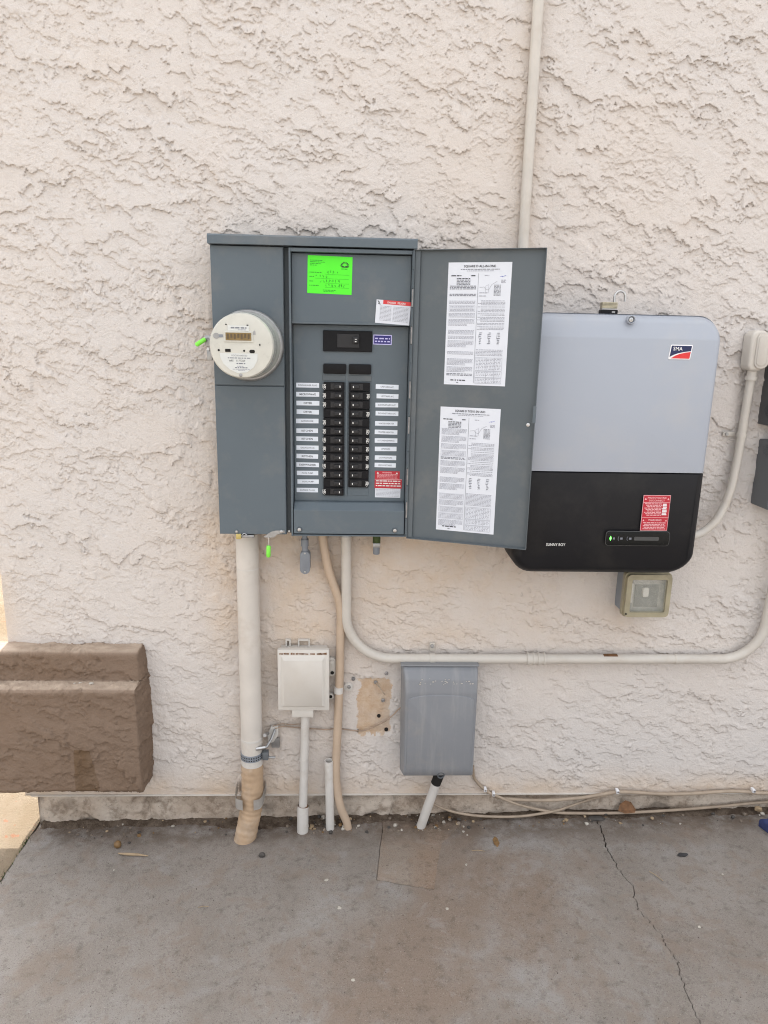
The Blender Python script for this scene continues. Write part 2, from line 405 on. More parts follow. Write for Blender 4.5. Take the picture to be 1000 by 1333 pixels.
    def blob(s, c, r, m, seed=0, jit=.2, sub=2):
        i = s.mi(m); q = random.Random(seed)
        g = bmesh.ops.create_icosphere(s.bm, subdivisions=sub, radius=1)
        for v in g['verts']:
            k = 1+q.uniform(-jit, jit); v.co = Vector((c[0]+v.co.x*r[0]*k, c[1]+v.co.y*r[1]*k, c[2]+v.co.z*r[2]*k))
        for f in {f for v in g['verts'] for f in v.link_faces}: f.material_index = i; f.smooth = True
        return s
    def build(s, name, parent=None, origin=None, label=None, ang=40):
        bm = s.bm
        bmesh.ops.recalc_face_normals(bm, faces=bm.faces)
        if origin is None:
            xs = [v.co for v in bm.verts]
            lo = Vector([min(c[i] for c in xs) for i in range(3)]); hi = Vector([max(c[i] for c in xs) for i in range(3)])
            origin = Vector(((lo.x+hi.x)/2, (lo.y+hi.y)/2, lo.z))
        origin = Vector(origin)
        for v in bm.verts: v.co -= origin
        me = bpy.data.meshes.new(name); bm.to_mesh(me); bm.free()
        for m_ in s.mats: me.materials.append(m_)
        if any(p.use_smooth for p in me.polygons): me.set_sharp_from_angle(angle=radians(ang))
        return link(name, me, origin, parent, label)

ORG = {}
def link(name, me, origin, parent=None, label=None):
    o = bpy.data.objects.new(name, me); COL.objects.link(o)
    ORG[o.name] = Vector(origin)
    if parent is not None:
        o.parent = parent; o.location = Vector(origin)-ORG[parent.name]
    else: o.location = origin
    if label: o['label'] = label
    return o
def thing(name, label, cat, loc, group=None):
    o = link(name, None, Vector(loc)); o.empty_display_size = .05
    return tag(o, label, cat, group)
def tag(o, label, cat, group=None):
    o['label'] = label; o['category'] = cat
    if group: o['group'] = group
    return o
def struct(o): o['kind'] = 'structure'; return o

def rrect(u0, u1, v0, v1, r, k=6):
    """rounded rectangle; r may be 4 radii (bl, br, tr, tl)"""
    if not isinstance(r, tuple): r = (r,)*4
    out = []
    for (cx, cy, a0, rr) in ((u0+r[0], v0+r[0], pi, r[0]), (u1-r[1], v0+r[1], 1.5*pi, r[1]), (u1-r[2], v1-r[2], 0, r[2]), (u0+r[3], v1-r[3], .5*pi, r[3])):
        if rr <= 1e-6: out.append((cx, cy)); continue
        for i in range(k+1):
            a = a0+i*pi/2/k; out.append((cx+rr*cos(a), cy+rr*sin(a)))
    return out
def smooth_path(pts, n=8):
    P = [Vector(p) for p in pts]; P = [P[0]*2-P[1]]+P+[P[-1]*2-P[-2]]; out = []
    for i in range(1, len(P)-2):
        for k in range(n):
            t = k/n; a, b, c, d = P[i-1:i+3]
            out.append(.5*((2*b)+(c-a)*t+(2*a-5*b+4*c-d)*t*t+(3*b-a-3*c+d)*t**3))
    out.append(P[-2]); return out
def arc(c, r, a0, a1, y, n=10):
    return [(c[0]+r*cos(a0+(a1-a0)*i/n), y, c[1]+r*sin(a0+(a1-a0)*i/n)) for i in range(n+1)]

def screw(name, parent, c, r, m='steel', axis=(0, -1, 0), h=.004):
    b = MB(); ax = Vector(axis)
    b.lathe([(r, 0), (r, h*.5), (r*.75, h*.9), (r*.35, h), (0.0001, h)], c, ax, m, 14)
    return b.build(name, parent, c)

# ------------------------------------------------------------------ noise for the relief of plaster and ground
def vnoise(x, y, seed):
    rs = np.random.RandomState(seed); N = 256
    a = rs.rand(N)*2*np.pi; G = np.stack([np.cos(a), np.sin(a)], 1).astype(np.float32); P = rs.permutation(N)
    xi = np.floor(x).astype(np.int64); yi = np.floor(y).astype(np.int64); fx = (x-xi).astype(np.float32); fy = (y-yi).astype(np.float32)
    def g(i, j, dx, dy):
        h = P[(P[(xi+i) & 255]+yi+j) & 255]; v = G[h]; return v[..., 0]*dx+v[..., 1]*dy
    u = fx*fx*fx*(fx*(fx*6-15)+10); v = fy*fy*fy*(fy*(fy*6-15)+10)
    a0 = g(0, 0, fx, fy); b0 = g(1, 0, fx-1, fy); c0 = g(0, 1, fx, fy-1); d0 = g(1, 1, fx-1, fy-1)
    return ((a0+(b0-a0)*u)*(1-v)+(c0+(d0-c0)*u)*v)*np.float32(1.5)
def fbm(x, y, seed, o=4, g=.5):
    s = 0; a = 1; t = 0
    for k in range(o):
        s = s+a*vnoise(x*2**k+17.3*k, y*2**k+5.1*k, seed+k); t += a; a *= g
    return s/t
def stucco(X, Z, step, s0=0):
    """relief height (m) of a skip-trowelled stucco coat: torn lips that hang over their lower edge"""
    ang = .42; c, s = np.cos(ang), np.sin(ang)
    U = X*c-Z*s; V = X*s+Z*c
    wx = fbm(X*22, Z*22, 50+s0, 5, .62); wz = fbm(X*22+9, Z*22+4, 60+s0, 5, .62)
    H = np.zeros_like(X); rows = X.shape[0]
    for (fu, fv, lev, amp, dec, seed, wa, wet) in ((3.4, 7.4, (-.20, -.02, .16), .0086, .045, 1, .034, .70), (7.5, 14.5, (-.14, .10), .0070, .065, 7, .024, .60), (16., 25., (-.06, .16), .0056, .12, 13, .012, .54), (32., 44., (-.02, .2), .0042, .20, 23, .006, .46)):
        n = fbm(U*fu+wx*wa*fu, V*fv+wz*wa*fv, seed+s0, 4, .5)
        am = np.clip(wet+1.5*fbm(X*4.5, Z*4.5, seed+100+s0, 3), .12*(seed < 10), 1.15)
        h = np.zeros_like(X)
        for L in lev:
            m = n > L
            e = np.zeros(m.shape, bool); e[1:] = m[1:] & ~m[:-1]
            src = np.where(e, am*amp, 0).astype(np.float32)
            cur = np.zeros(X.shape[1], np.float32); out = np.zeros_like(h); k = dec*step
            for r in range(rows):
                nb = cur.copy(); nb[1:-1] = .15*cur[:-2]+.7*cur[1:-1]+.15*cur[2:]
                cur = np.where(m[r], np.maximum(src[r], nb-k), 0)
                out[r] = cur
            h = np.maximum(h, out)
        H = np.maximum(H, h)+0.3*np.minimum(H, h)
    b = H.copy(); b[1:-1] = .25*H[:-2]+.5*H[1:-1]+.25*H[2:]; q = b.copy(); b[:, 1:-1] = .25*q[:, :-2]+.5*q[:, 1:-1]+.25*q[:, 2:]
    H = b*.25+H*.75
    low = np.clip(1-H/.0025, .25, 1)
    H = H+.0006*fbm(U*30, V*150, 80+s0, 2)+low*.0008*fbm(X*110, Z*110, 90+s0, 2)
    H = H-.0030*np.clip(fbm(X*85, Z*85, 95+s0, 2)-.44, 0, 1)*4*(fbm(X*4, Z*4, 97+s0, 2) > -.2)
    return H
def grid_object(name, P, mats, parent=None, attr=None, origin=(0, 0, 0), smooth=True, keep=None):
    """P: rows x cols x 3 world points -> one mesh"""
    R_, C_ = P.shape[:2]; me = bpy.data.meshes.new(name)
    V = (P.reshape(-1, 3)-np.array(origin)).astype(np.float32)
    idx = np.arange(R_*C_).reshape(R_, C_)
    q = np.stack([idx[:-1, :-1], idx[:-1, 1:], idx[1:, 1:], idx[1:, :-1]], -1).reshape(-1, 4)
    if keep is not None: q = q[keep.reshape(-1)]
    me.vertices.add(len(V)); me.vertices.foreach_set('co', V.ravel())
    me.loops.add(q.size); me.loops.foreach_set('vertex_index', q.ravel().astype(np.int32))
    me.polygons.add(len(q)); me.polygons.foreach_set('loop_start', np.arange(0, q.size, 4, dtype=np.int32))
    if smooth: me.polygons.foreach_set('use_smooth', np.ones(len(q), bool))
    if attr:
        for k, a in attr.items():
            at = me.attributes.new(k, 'FLOAT', 'POINT'); at.data.foreach_set('value', a.ravel().astype(np.float32))
    me.update(); me.validate()
    for m_ in mats: me.materials.append(M[m_])
    return link(name, me, origin, parent)
def sstep(x, a, b): t = np.clip((x-a)/(b-a), 0, 1); return t*t*(3-2*t)

# ================================================================== SETTING
GZ = lambda x: .018*x                       # the slab rises a little to the right
b = MB(); b.faces([(-900, -900, -.06), (900, -900, -.06), (900, 900, -.06), (-900, 900, -.06)], [(0, 1, 2, 3)], 'gravel')
struct(b.build('ground', origin=(0, 0, -.06)))
# raised sand beside the slab, left of the house corner
xs = np.arange(-3.0, -1.098, .02); ys = np.arange(-3, 4.01, .02); X, Y = np.meshgrid(xs, ys)
Zs = -.028+.012*fbm(X*4, Y*4, 300, 4)+.004*fbm(X*25, Y*25, 310, 3); Zs = Zs-.06*sstep(-X, 2.6, 3.0)
struct(grid_object('sand_bed', np.stack([X, Y, Zs], -1), ['sand']))

# --- concrete slab in pieces: split by the long crack, with an old square repair at the wall
pav = struct(link('pavement', None, (0, -1, 0)))
crk = [(.846, .03), (.849, .015), (.858, -.045), (.850, -.115), (.842, -.175), (.848, -.231), (.852, -.275), (.866, -.325), (.853, -.372), (.848, -.420), (.862, -.462), (.880, -.520), (.874, -.555), (.888, -.600), (.872, -.650), (.865, -.700), (.862, -.770), (.90, -1.1), (.86, -1.6), (.95, -2.3), (.92, -9.0)]
q = random.Random(3); fine = []
for (a, c) in zip(crk, crk[1:]):
    n = max(2, int(abs(c[1]-a[1])/.007)) if a[1] > -1 else 6
    for i in range(n):
        t = i/n; fine.append((a[0]+(c[0]-a[0])*t+q.uniform(-.0042, .0042), a[1]+(c[1]-a[1])*t))
fine.append(crk[-1])
def slab_piece(name, pts, m, dz=0.):
    """flat cast piece with a slightly broken upper edge"""
    b = MB(); k = len(pts); T = .10
    vs_ = [(x, y, GZ(x)+dz) for x, y in pts]+[(x, y, GZ(x)-T) for x, y in pts]
    b.faces(vs_, [tuple(range(k))]+[(i, (i+1) % k, k+(i+1) % k, k+i) for i in range(k)], m)
    return b.build(name, pav, (0, -1, 0))
def rough_line(a, c, step, j, r):
    n = max(1, int(math.hypot(c[0]-a[0], c[1]-a[1])/step)); dx, dy = c[0]-a[0], c[1]-a[1]; L_ = math.hypot(dx, dy)
    return [(a[0]+dx*i/n-dy/L_*r.uniform(-j, j), a[1]+dy*i/n+dx/L_*r.uniform(-j, j)) for i in range(n)]
g = .0022
pl = [(.105, .03), (.100, -.06), (.075, -.276), (.160, -.300), (.252, -.322), (.272, -.22), (.300, -.119), (.372, -.03), (.378, .03)]
patch_line = []
for a, c in zip(pl, pl[1:]): patch_line += rough_line(a, c, .012, .0016, q)
patch_line.append(pl[-1])
left_edge = []
for a, c in zip([(-1.100, -9), (-1.095, -.5), (-1.092, -.24), (-1.088, -.01)], [(-1.095, -.5), (-1.092, -.24), (-1.088, -.01), (-1.085, .03)]): left_edge += rough_line(a, c, .03, .004, q)
left_edge.append((-1.085, .03))
w_at = lambda y: .0013+.0014*sstep(y, -.45, .0)
main = [(x-w_at(y), y) for x, y in fine] + left_edge + [(x-.0008, y-.0004) for x, y in patch_line]
slab_piece('slab', main, 'concrete')
slab_piece('slab', [(x+w_at(y), y) for x, y in fine]+[(9, -9), (9, .03)], 'concrete', -.0015)
cx, cy = .22, -.13
slab_piece('repair_patch', [(cx+(x-cx)*.9915, cy+(y-cy)*.9915) for x, y in patch_line], 'patch', .0006)
b = MB(); b.faces([(-1.07, -8.9, -.075), (8.9, -8.9, -.03), (8.9, .03, -.03), (-1.07, .03, -.075)], [(0, 1, 2, 3)], 'soil'); b.build('crack_bed', pav)

# --- the house: relief stucco front, stem wall, plain outer walls and parapet roof
house = thing('house', 'pale pink beige house wall of rough trowelled stucco behind all the electrical boxes', 'house', (0, 0, 0))
XL, XR, ZB, ZT, ST = -1.113, 1.98, .114, 2.72, .0027
xs = np.arange(XL, XR+ST/2, ST, dtype=np.float32); zs = np.arange(ZB, ZT+ST/2, ST, dtype=np.float32)
X, Z = np.meshgrid(xs, zs)
H = stucco(X, Z, ST)*(.62+.20*sstep(Z, .5, 1.7)+.10*fbm(X*1.5, Z*1.5, 610, 2))
H *= .25+.75*sstep(X, XL, XL+.05)
H *= .2+.8*sstep(Z, ZB, ZB+.035)
H *= 1-.75*sstep(-np.abs(X+.408), -.03, -.008)*(Z < 1.9)*(Z > 1.07)
ex = .30+.70*np.clip(np.hypot(np.maximum(np.abs(X-.066)-.052, 0), np.maximum(np.abs(Z-.45)-.095, 0))/.012, 0, 1)   # thin coat where a box was taken off
H = H*ex-.0015*(1-ex)
# dusty and rusty run-off round the boxes; warm shade under the panel painted in
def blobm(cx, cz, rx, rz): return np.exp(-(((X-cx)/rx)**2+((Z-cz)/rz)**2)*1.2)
stain_shade = .75*blobm(.02, 1.0, .42, .24)+.55*blobm(-.18, .80, .24, .34)+.42*blobm(-.43, .95, .07, .35)+.30*blobm(.30, .95, .25, .12)+.30*blobm(.60, .78, .25, .20)
stain_shade += .22*blobm(-.42, 1.5, .05, .5)+.35*blobm(.87, .76, .10, .10)+.62*np.exp(-((Z-.12)/.07)**2)+.25*np.exp(-((X-.465)/.035)**2)*(Z > 1.88)+.35*blobm(-.33, .35, .06, .25)+.4*blobm(.27, .70, .14, .06)+.18*blobm(-.2, .35, .25, .25)+.12*blobm(.5, 2.0, .5, .5)
stain_shade += .30*np.exp(-((X-XL)/.04)**2)*(Z < .9)
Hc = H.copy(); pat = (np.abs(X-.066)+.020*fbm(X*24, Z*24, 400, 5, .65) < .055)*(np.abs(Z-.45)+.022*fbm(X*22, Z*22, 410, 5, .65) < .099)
stain_shade = np.clip(stain_shade*1.25, 0, .85)
P = np.stack([X, -H, Z-.85*np.clip(H, 0, None)*sstep(Z, ZB, ZB+.04)], -1)     # lips sag over their lower edge
sw = grid_object('stucco_wall', P, ['stucco'], house, {'stain_shade': stain_shade, 'bare': pat*(.75+.35*fbm(X*14, Z*14, 420, 3))})
# stem wall under the weep screed
xs = np.arange(-1.082, 2.05, .006); zs = np.arange(-.10, .116, .006); X2, Z2 = np.meshgrid(xs, zs)
Yst = .024-.012*fbm(X2*12, Z2*14, 210, 5, .65)-.006*np.clip(fbm(X2*50, Z2*50, 220, 3), 0, 1)
chip = np.clip(fbm(X2*7, Z2*9, 230, 4)-.12, 0, 1); Yst = Yst+.07*chip
Yst = Yst+.05*np.exp(-((X2+.05)/.06)**2)*sstep(Z2, .06, .09)
for (kx, lean) in ((.14, .3), (.62, -.2), (1.12, .15), (-.72, -.3)):           # hairline breaks
    Yst = Yst+.010*np.exp(-((X2-kx-lean*(Z2-.05)-.012*fbm(Z2*40, X2*3, 240, 3))/.004)**2)
grid_object('stem_wall', np.stack([X2, Yst, Z2], -1), ['stem'], house)
b = MB(); b.box(XL+.02, 2.05, -.006, .03, .1095, .1140, 'cream', .001); b.build('weep_screed', house)
def plain(name, quad, m='stucco'):
    b = MB(); b.faces(quad, [(0, 1, 2, 3)], m); return b.build(name, house)
plain('front_wall', [(XR, -.002, -.1), (7, -.002, -.1), (7, -.002, 4.6), (XR, -.002, 4.6)])
plain('front_wall', [(XL, -.002, ZT), (XR, -.002, ZT), (XR, -.002, 4.6), (XL, -.002, 4.6)])
plain('stem_wall', [(-1.082, .018, -.1), (-1.082, 7, -.1), (-1.082, 7, .112), (-1.082, .018, .112)], 'stem')
plain('weep_screed', [(XL, .0, .1105), (XL, 7, .1105), (-1.08, 7, .1105), (-1.08, .0, .1105)])
plain('side_wall', [(XL, .0, .1105), (XL, 7, .1105), (XL, 7, 4.6), (XL, .0, 4.6)])
plain('side_wall', [(7, .0, -.1), (7, 7, -.1), (7, 7, 4.6), (7, 0, 4.6)])
plain('back_wall', [(XL, 7, -.1), (7, 7, -.1), (7, 7, 4.6), (XL, 7, 4.6)])
plain('roof', [(XL, -.002, 4.6), (7, -.002, 4.6), (7, 7, 4.6), (XL, 7, 4.6)])
# holes and plugs left where a box was taken off
for (x, z, r) in ((.013, .356, .0045), (.109, .361, .0065), (.083, .412, .006), (-.002, .345, .003), (.020, .338, .0025)):
    b = MB(); b.cyl((x, .004, z), (x, -.0045, z), r, 'rust_hole', 10); b.build('drill_hole', house)
for (x, z) in ((.070, .536), (.105, .568), (-.004, .548), (.096, .470)):
    b = MB(); b.lathe([(.0065, 0), (.006, .003), (.003, .0045), (.0001, .0035)], (x, -.003, z), (0, -1, 0), 'hinge', 10); b.build('wall_plug', house)

# --- brown stucco block at the foot of the corner
blk = thing('stucco_plinth', 'brown stucco block with stepped top projecting at the left wall base', 'plinth', (-.93, -.05, .19))
prof = [(.004, .668), (-.050, .660), (-.056, .653), (-.056, .573), (-.059, .565), (-.096, .555), (-.103, .547), (-.103, .540), (-.101, .530), (-.099, .45), (-.097, .200), (-.090, .191), (.004, .189)]
pp = []
for a, c in zip(prof, prof[1:]):
    n = max(1, int(math.hypot(c[0]-a[0], c[1]-a[1])/.0035)); pp += [(a[0]+(c[0]-a[0])*i/n, a[1]+(c[1]-a[1])*i/n) for i in range(n)]
pp.append(prof[-1]); pp = np.array(pp[::-1])
cs = [('x', x) for x in np.arange(-1.21, -.690, .0035)]+[('e', t) for t in np.linspace(0, 1, 26)]
rows = []
for (py, pz) in pp:
    row = []
    for kind, v in cs:
        if kind == 'x': row.append((v, py, pz))
        else:
            bow = .014*max(0, sin(pi*(pz-.19)/.48))*v + .006*v
            row.append((-.690+bow, py*(1-v)+.004*v, pz))
    rows.append(row)
P = np.array(rows); sarr = np.concatenate([[0], np.cumsum(np.hypot(*np.diff(pp, axis=0).T))])
Xp, Sp = np.meshgrid(np.arange(P.shape[1])*.0035, sarr)
Hb = stucco(Xp.astype(np.float32)+3.1, Sp.astype(np.float32), .0035, 33)*.95
Hb += .0015*fbm(Xp*9, Sp*9, 500, 3)
du = np.gradient(P, axis=1); dv = np.gradient(P, axis=0); N_ = np.cross(du, dv); N_ /= np.linalg.norm(N_, axis=2, keepdims=True)+1e-9
if N_[P.shape[0]//2, 20, 1] > 0: N_ = -N_
k3 = np.ones((P.shape[0], P.shape[1], 1)); k3[0] = 0; k3[-1] = 0
P = P+N_*Hb[..., None]*k3
wst = ((P[..., 2] < .345-.0*P[..., 0])*(np.abs(P[..., 0]+.862+.05*(P[..., 2]-.2)) < .040-.10*np.clip(P[..., 2]-.2, 0, .15)+.006*fbm(P[..., 0]*40, P[..., 2]*20, 77, 3))*(P[..., 1] < -.05)).astype(float)
dust_light = sstep(-N_[..., 2]*0+N_[..., 2], .55, .95)*(.75+.5*fbm(P[..., 0]*18, P[..., 1]*40, 88, 4))  # paler where faces look up: dusty tops plus painted sky light
grid_object('block_body', P, ['brown_stucco'], blk, {'stain_shade': wst*.9, 'dust_light': np.clip(dust_light, 0, 1)}, ORG[blk.name])
b = MB(); k = len(prof); b.faces([(-1.2095, y, z) for y, z in prof], [tuple(range(k))], 'brown_stucco'); b.build('block_end', blk)
for (x, r, w_) in ((-.866, .007, 'middle sized pale crumb on the ledge of the brown block'), (-.832, .009, 'largest pale crumb on the ledge of the brown block'), (-.884, .004, 'smallest pale crumb on the ledge of the brown block')):
    b = MB(); b.blob((x, -.074, .5655), (r, r*.7, .004), 'chip', int(-x*1000), .25, 1); tag(b.build('paint_crumb'), w_, 'crumb', 'crumbs on the brown block ledge')

# --- dirt gathered along the foot of the wall
xs = np.arange(-1.075, 2.0, .005); ys = np.arange(-.13, .032, .005); X, Y = np.meshgrid(xs, ys)
wid = .028+.024*fbm(X*6, Y*0, 600, 4)+.030*np.exp(-((X+.08)/.12)**2)+.02*np.exp(-((X-.28)/.08)**2)+.025*np.exp(-((X+.33)/.1)**2)
d = (.02-Y)/wid
wid = np.maximum(wid, .008); d = (.02-Y)/wid
hh = .013*np.clip(1-d, -0.6, 1)+.008*fbm(X*24, Y*24, 610, 5, .65)-.003
Zd = GZ(X)+hh
o = grid_object('dirt', np.stack([X, Y, Zd], -1), ['soil']); o['kind'] = 'stuff'; o['label'] = 'dark dirt gathered along the foot of the wall'
b = MB(); q = random.Random(11)
for i in range(260):
    x = q.choice([q.uniform(-1.0, 1.5), q.uniform(-1.0, 1.5), q.gauss(-.1, .09), q.gauss(.28, .08)]); y = q.uniform(-.055, .012); r = q.choice([.002, .0025, .003, .0045, .007])*q.uniform(.8, 1.2)
    if not -1.05 < x < 1.9: continue
    dd = (.02-y)/.055
    b.blob((x, y, GZ(x)+max(0, .018*(1-dd))+r*.3), (r, r*q.uniform(.7, 1.2), r*.7), q.choice(['grit', 'stone_dark', 'stone_brown', 'twig', 'grit', 'stone_dark', 'chip']), i, .25, 1)
o = b.build('gravel'); o['kind'] = 'stuff'; o['label'] = 'loose gravel and crumbs lying in the dirt along the wall'

# ================================================================== OBJECTS
# ------------------------------------------------------------------ the combined meter and breaker panel
PX0, PX1, PZ0, PZ1 = -.400, .150, 1.076, 1.878
pan = thing('electrical_panel', 'tall grey metal electrical panel with its door swung open to show breakers', 'electrical panel', (-.125, 0, PZ0))
b = MB()
b.box(PX0, PX1, -.095, .0, PZ0, PZ1, 'panel', .002)
b.box(PX0, -.2045, -.132, -.094, PZ0+.001, PZ1-.001, 'panel', .001)              # meter side
b.box(-.2045, -.1895, -.112, -.094, PZ0+.001, PZ1-.001, 'panel_in')              # sunk seam between the halves
b.box(-.1895, -.1845, -.146, -.094, PZ0, PZ1-.004, 'panel', .0008)               # rim round the breaker side
b.box(.1425, .1495, -.142, -.094, PZ0, PZ1-.004, 'panel', .0008)
b.box(-.1845, .1425, -.144, -.094, PZ0, PZ0+.004, 'panel', .0008)
b.box(-.1845, .1425, -.146, -.094, 1.8645, PZ1-.004, 'panel', .0008)
b.build('enclosure', pan)
b = MB()
b.prism([(-.152, 1.8785), (-.152, 1.898), (-.146, 1.9035), (.0, 1.9075), (.0, 1.8785)], Frame((PX0-.003, 0, 0), (0, 1, 0), (0, 0, 1)), -.0, .0, 'panel') if False else None
pr = [(-.153, 1.8785), (-.153, 1.899), (-.149, 1.9035), (.0, 1.909), (.0, 1.8785)]
k = len(pr); vs_ = [(x, y, z) for x in (PX0-.003, PX1+.005) for y, z in pr]
b.faces(vs_, [tuple(range(k)), tuple(range(k, 2*k))]+[(i, (i+1) % k, k+(i+1) % k, k+i) for i in range(k)], 'panel')
b.build('top_cap', pan)
b = MB(); b.box(PX0+.001, -.2055, -.138, -.1325, 1.509, 1.8755, 'panel', .0015); up_cov = b.build('meter_cover', pan)
b = MB(); b.box(PX0+.001, -.2055, -.138, -.1325, PZ0+.002, 1.506, 'panel', .0015); lo_cov = b.build('lower_cover', pan)
# breaker side: upper cover, dead front, lower trim
b = MB(); b.box(-.1835, .1415, -.128, -.0955, 1.682, 1.8625, 'panel', .0015)
b.box(-.1835, .1415, -.1305, -.126, 1.6785, 1.6845, 'panel', .001); b.build('upper_cover', pan)
DF = -.105
b = MB(); b.box(-.1825, .1405, DF, -.0955, 1.1735, 1.677, 'panel', .001)
for (u0, u1) in ((-.101, -.036), (-.029, .0385)):                                # pressed frames above the breakers
    b.box(u0, u1, DF-.0015, DF+.001, 1.5235, 1.540, 'panel_in', .0012)
b.box(-.0275, .0345, DF-.0012, DF+.001, 1.1915, 1.2135, 'panel', .001)           # unpunched filler
b.box(-.0355, -.0285, DF-.003, DF+.001, 1.19, 1.5235, 'panel', .001)
b.build('dead_front', pan)
b = MB()
pr = [(-.098, 1.1735), (-.120, 1.1725), (-.140, 1.158), (-.1455, 1.1545), (-.1455, 1.0835), (-.098, 1.0835)]
k = len(pr); vs_ = [(x, y, z) for x in (-.1825, .1400) for y, z in pr]
V, F = b.faces(vs_, [tuple(range(k)), tuple(range(k, 2*k))]+[(i, (i+1) % k, k+(i+1) % k, k+i) for i in range(k)], 'panel'); b._bev(F, .0012, 2, 'panel')
trim = b.build('lower_trim', pan)
for x in (-.166, .113): screw('bolt', trim, (x, -.1455, 1.0965), .0068, 'steel', h=.006)
screw('bolt', lo_cov, (-.350, -.138, 1.086), .0045, 'steel'); screw('bolt', lo_cov, (-.197, -.135, 1.088), .004, 'steel')
# hinge strip
b = MB()
for i in range(16):
    z = 1.085+i*.0495
    b.cyl((.1475, -.145, z), (.1475, -.145, z+.047), .0042, 'hinge' if i % 5 in (1, 3) else 'panel', 10)
b.build('hinge', pan)
# main breaker and blanks
b = MB(); b.box(-.099, .0385, DF-.006, DF+.001, 1.6055, 1.6625, 'black', .0015); mb_ = b.build('main_breaker', pan)
b = MB(); b.box(-.060, .002, DF-.0085, DF-.006, 1.616, 1.654, 'black2', .002); b.box(-.016, .0, DF-.020, DF-.0085, 1.628, 1.646, 'black2', .003)
f_ = front(DF-.0205); b.rect(-.010, -.0055, 1.632, 1.6345, f_, 0, 'white_print'); b.rect(-.010, -.0045, 1.639, 1.6405, f_, 0, 'white_print'); b.build('toggle', mb_)
for (u0, u1) in ((-.0985, -.0335), (-.0265, .037)):
    b = MB(); b.prism(rrect(u0, u1, 1.5435, 1.5715, .004), front(DF), -.001, .007, 'black', .0015); b.build('breaker_blank', pan)
# circuit breakers: 13 on the left, 12 on the right; each has a toggle and a printed rating
def breaker_mesh(side):
    b = MB(); w = .0595
    b.box(-w/2, w/2, -.008, .002, -.0122, .0122, 'black', .0012)
    b.box(-w/2+.020, w/2-.006, -.0095, -.008, -.0085, .0085, 'black2', .001) if side < 0 else b.box(-w/2+.006, w/2-.020, -.0095, -.008, -.0085, .0085, 'black2', .001)
    return b
def toggle_mesh(side):
    b = MB(); c = .011*(-side)
    b.box(c-.010, c+.010, -.0175, -.009, -.0052, .0052, 'black2', .0018)
    f = front(-.0181); d = c+.0065*(-side)
    b.rect(d-.0012, d+.0012, -.0028, .0028, f, 0, 'white_print')
    return b
def rating_mesh(side, v):
    b = MB(); o = .0205*side
    f = Frame((o, -.0084, 0), (0, 0, 1), (-1, 0, 0))
    b.text('ON', -.0088, -.0052*side-.002, .0068, f, 0, 'white_print', 'l', .0)
    f2 = front(-.0084, c=(o+.0058*side-.001, -.0045)); b.text(v, 0, 0, .0105, f2, 0, 'white_print', 'c', .0, maxw=.0095)
    return b
proto = {}
def breaker(x, z, side, printed, val):
    for key, fn in ((('b', side), breaker_mesh), (('t', side), toggle_mesh)):
        if key not in proto:
            t = fn(side); o = t.build('tmp', None, (0, 0, 0)); proto[key] = o.data; bpy.data.objects.remove(o)
    if ('r', side, val) not in proto:
        t = rating_mesh(side, val); o = t.build('tmp', None, (0, 0, 0)); proto['r', side, val] = o.data; bpy.data.objects.remove(o)
    br = link('breaker', proto['b', side], (x, DF, z), pan)
    link('toggle', proto['t', side], (x, DF, z), br)
    if printed: link('rating_mark', proto['r', side, val], (x, DF, z), br)
for i in range(13): breaker(-.068, 1.5085-i*.0254, -1, i not in (3, 11), '20' if i % 3 else '15')
for i in range(12): breaker(.0045, 1.5085-i*.0254, 1, i not in (0, 2, 4, 10), '20')
# label tapes
LT = ['DISHWASHER PLUG', 'MICROWAVE', 'DRYER', 'DRYER', 'BATHROOM', 'KITCHEN', 'KITCHEN', 'GARAGE PLUG', 'KITCHEN', 'DISHWASHER', 'POOL PUMP', 'POOL PUMP', 'OUTSIDE PLUGS']
RT = ['UPSTAIRS A/C', 'UPSTAIRS A/C', 'DOWNSTAIRS A/C', 'DOWNSTAIRS A/C', 'WATER HEATER', 'WATER HEATER', 'KITCHEN/DINING', 'UPSTAIRS', 'DOWNSTAIRS', 'DOWNSTAIRS']
big = {'DRYER', 'KITCHEN', 'MICROWAVE', 'DISHWASHER'}
LZ = [1.510, 1.4845, 1.4595, 1.4345, 1.4085, 1.3805, 1.357, 1.331, 1.306, 1.281, 1.2565, 1.231, 1.2055]
LX = [-.143, -.143, -.1425, -.143, -.1445, -.145, -.145, -.1443, -.145, -.144, -.1445, -.143, -.1455]
RZ = [1.5095, 1.483, 1.458, 1.434, 1.405, 1.380, 1.3555, 1.331, 1.305, 1.283]
RX = [.0835, .085, .0835, .0845, .083, .083, .0835, .083, .083, .0825]
q = random.Random(5)
for T_, Z_, X_ in ((LT, LZ, LX), (RT, RZ, RX)):
    for t, z, x in zip(T_, Z_, X_):
        f = front(DF, q.uniform(-.018, .012), (x, z)); w = q.uniform(.031, .033)
        b = MB(); b.box(-w, w, -.0006, .0003, -.0066, .0066, 'tape', fr=f)
        b.text(t, 0, -.0026 if t in big else -.0022, .0056 if t in big else .0044, f, .0010, 'ink' if t in big else 'ink_mid', 'c', .012, maxw=.054)
        b.build('circuit_label', pan)
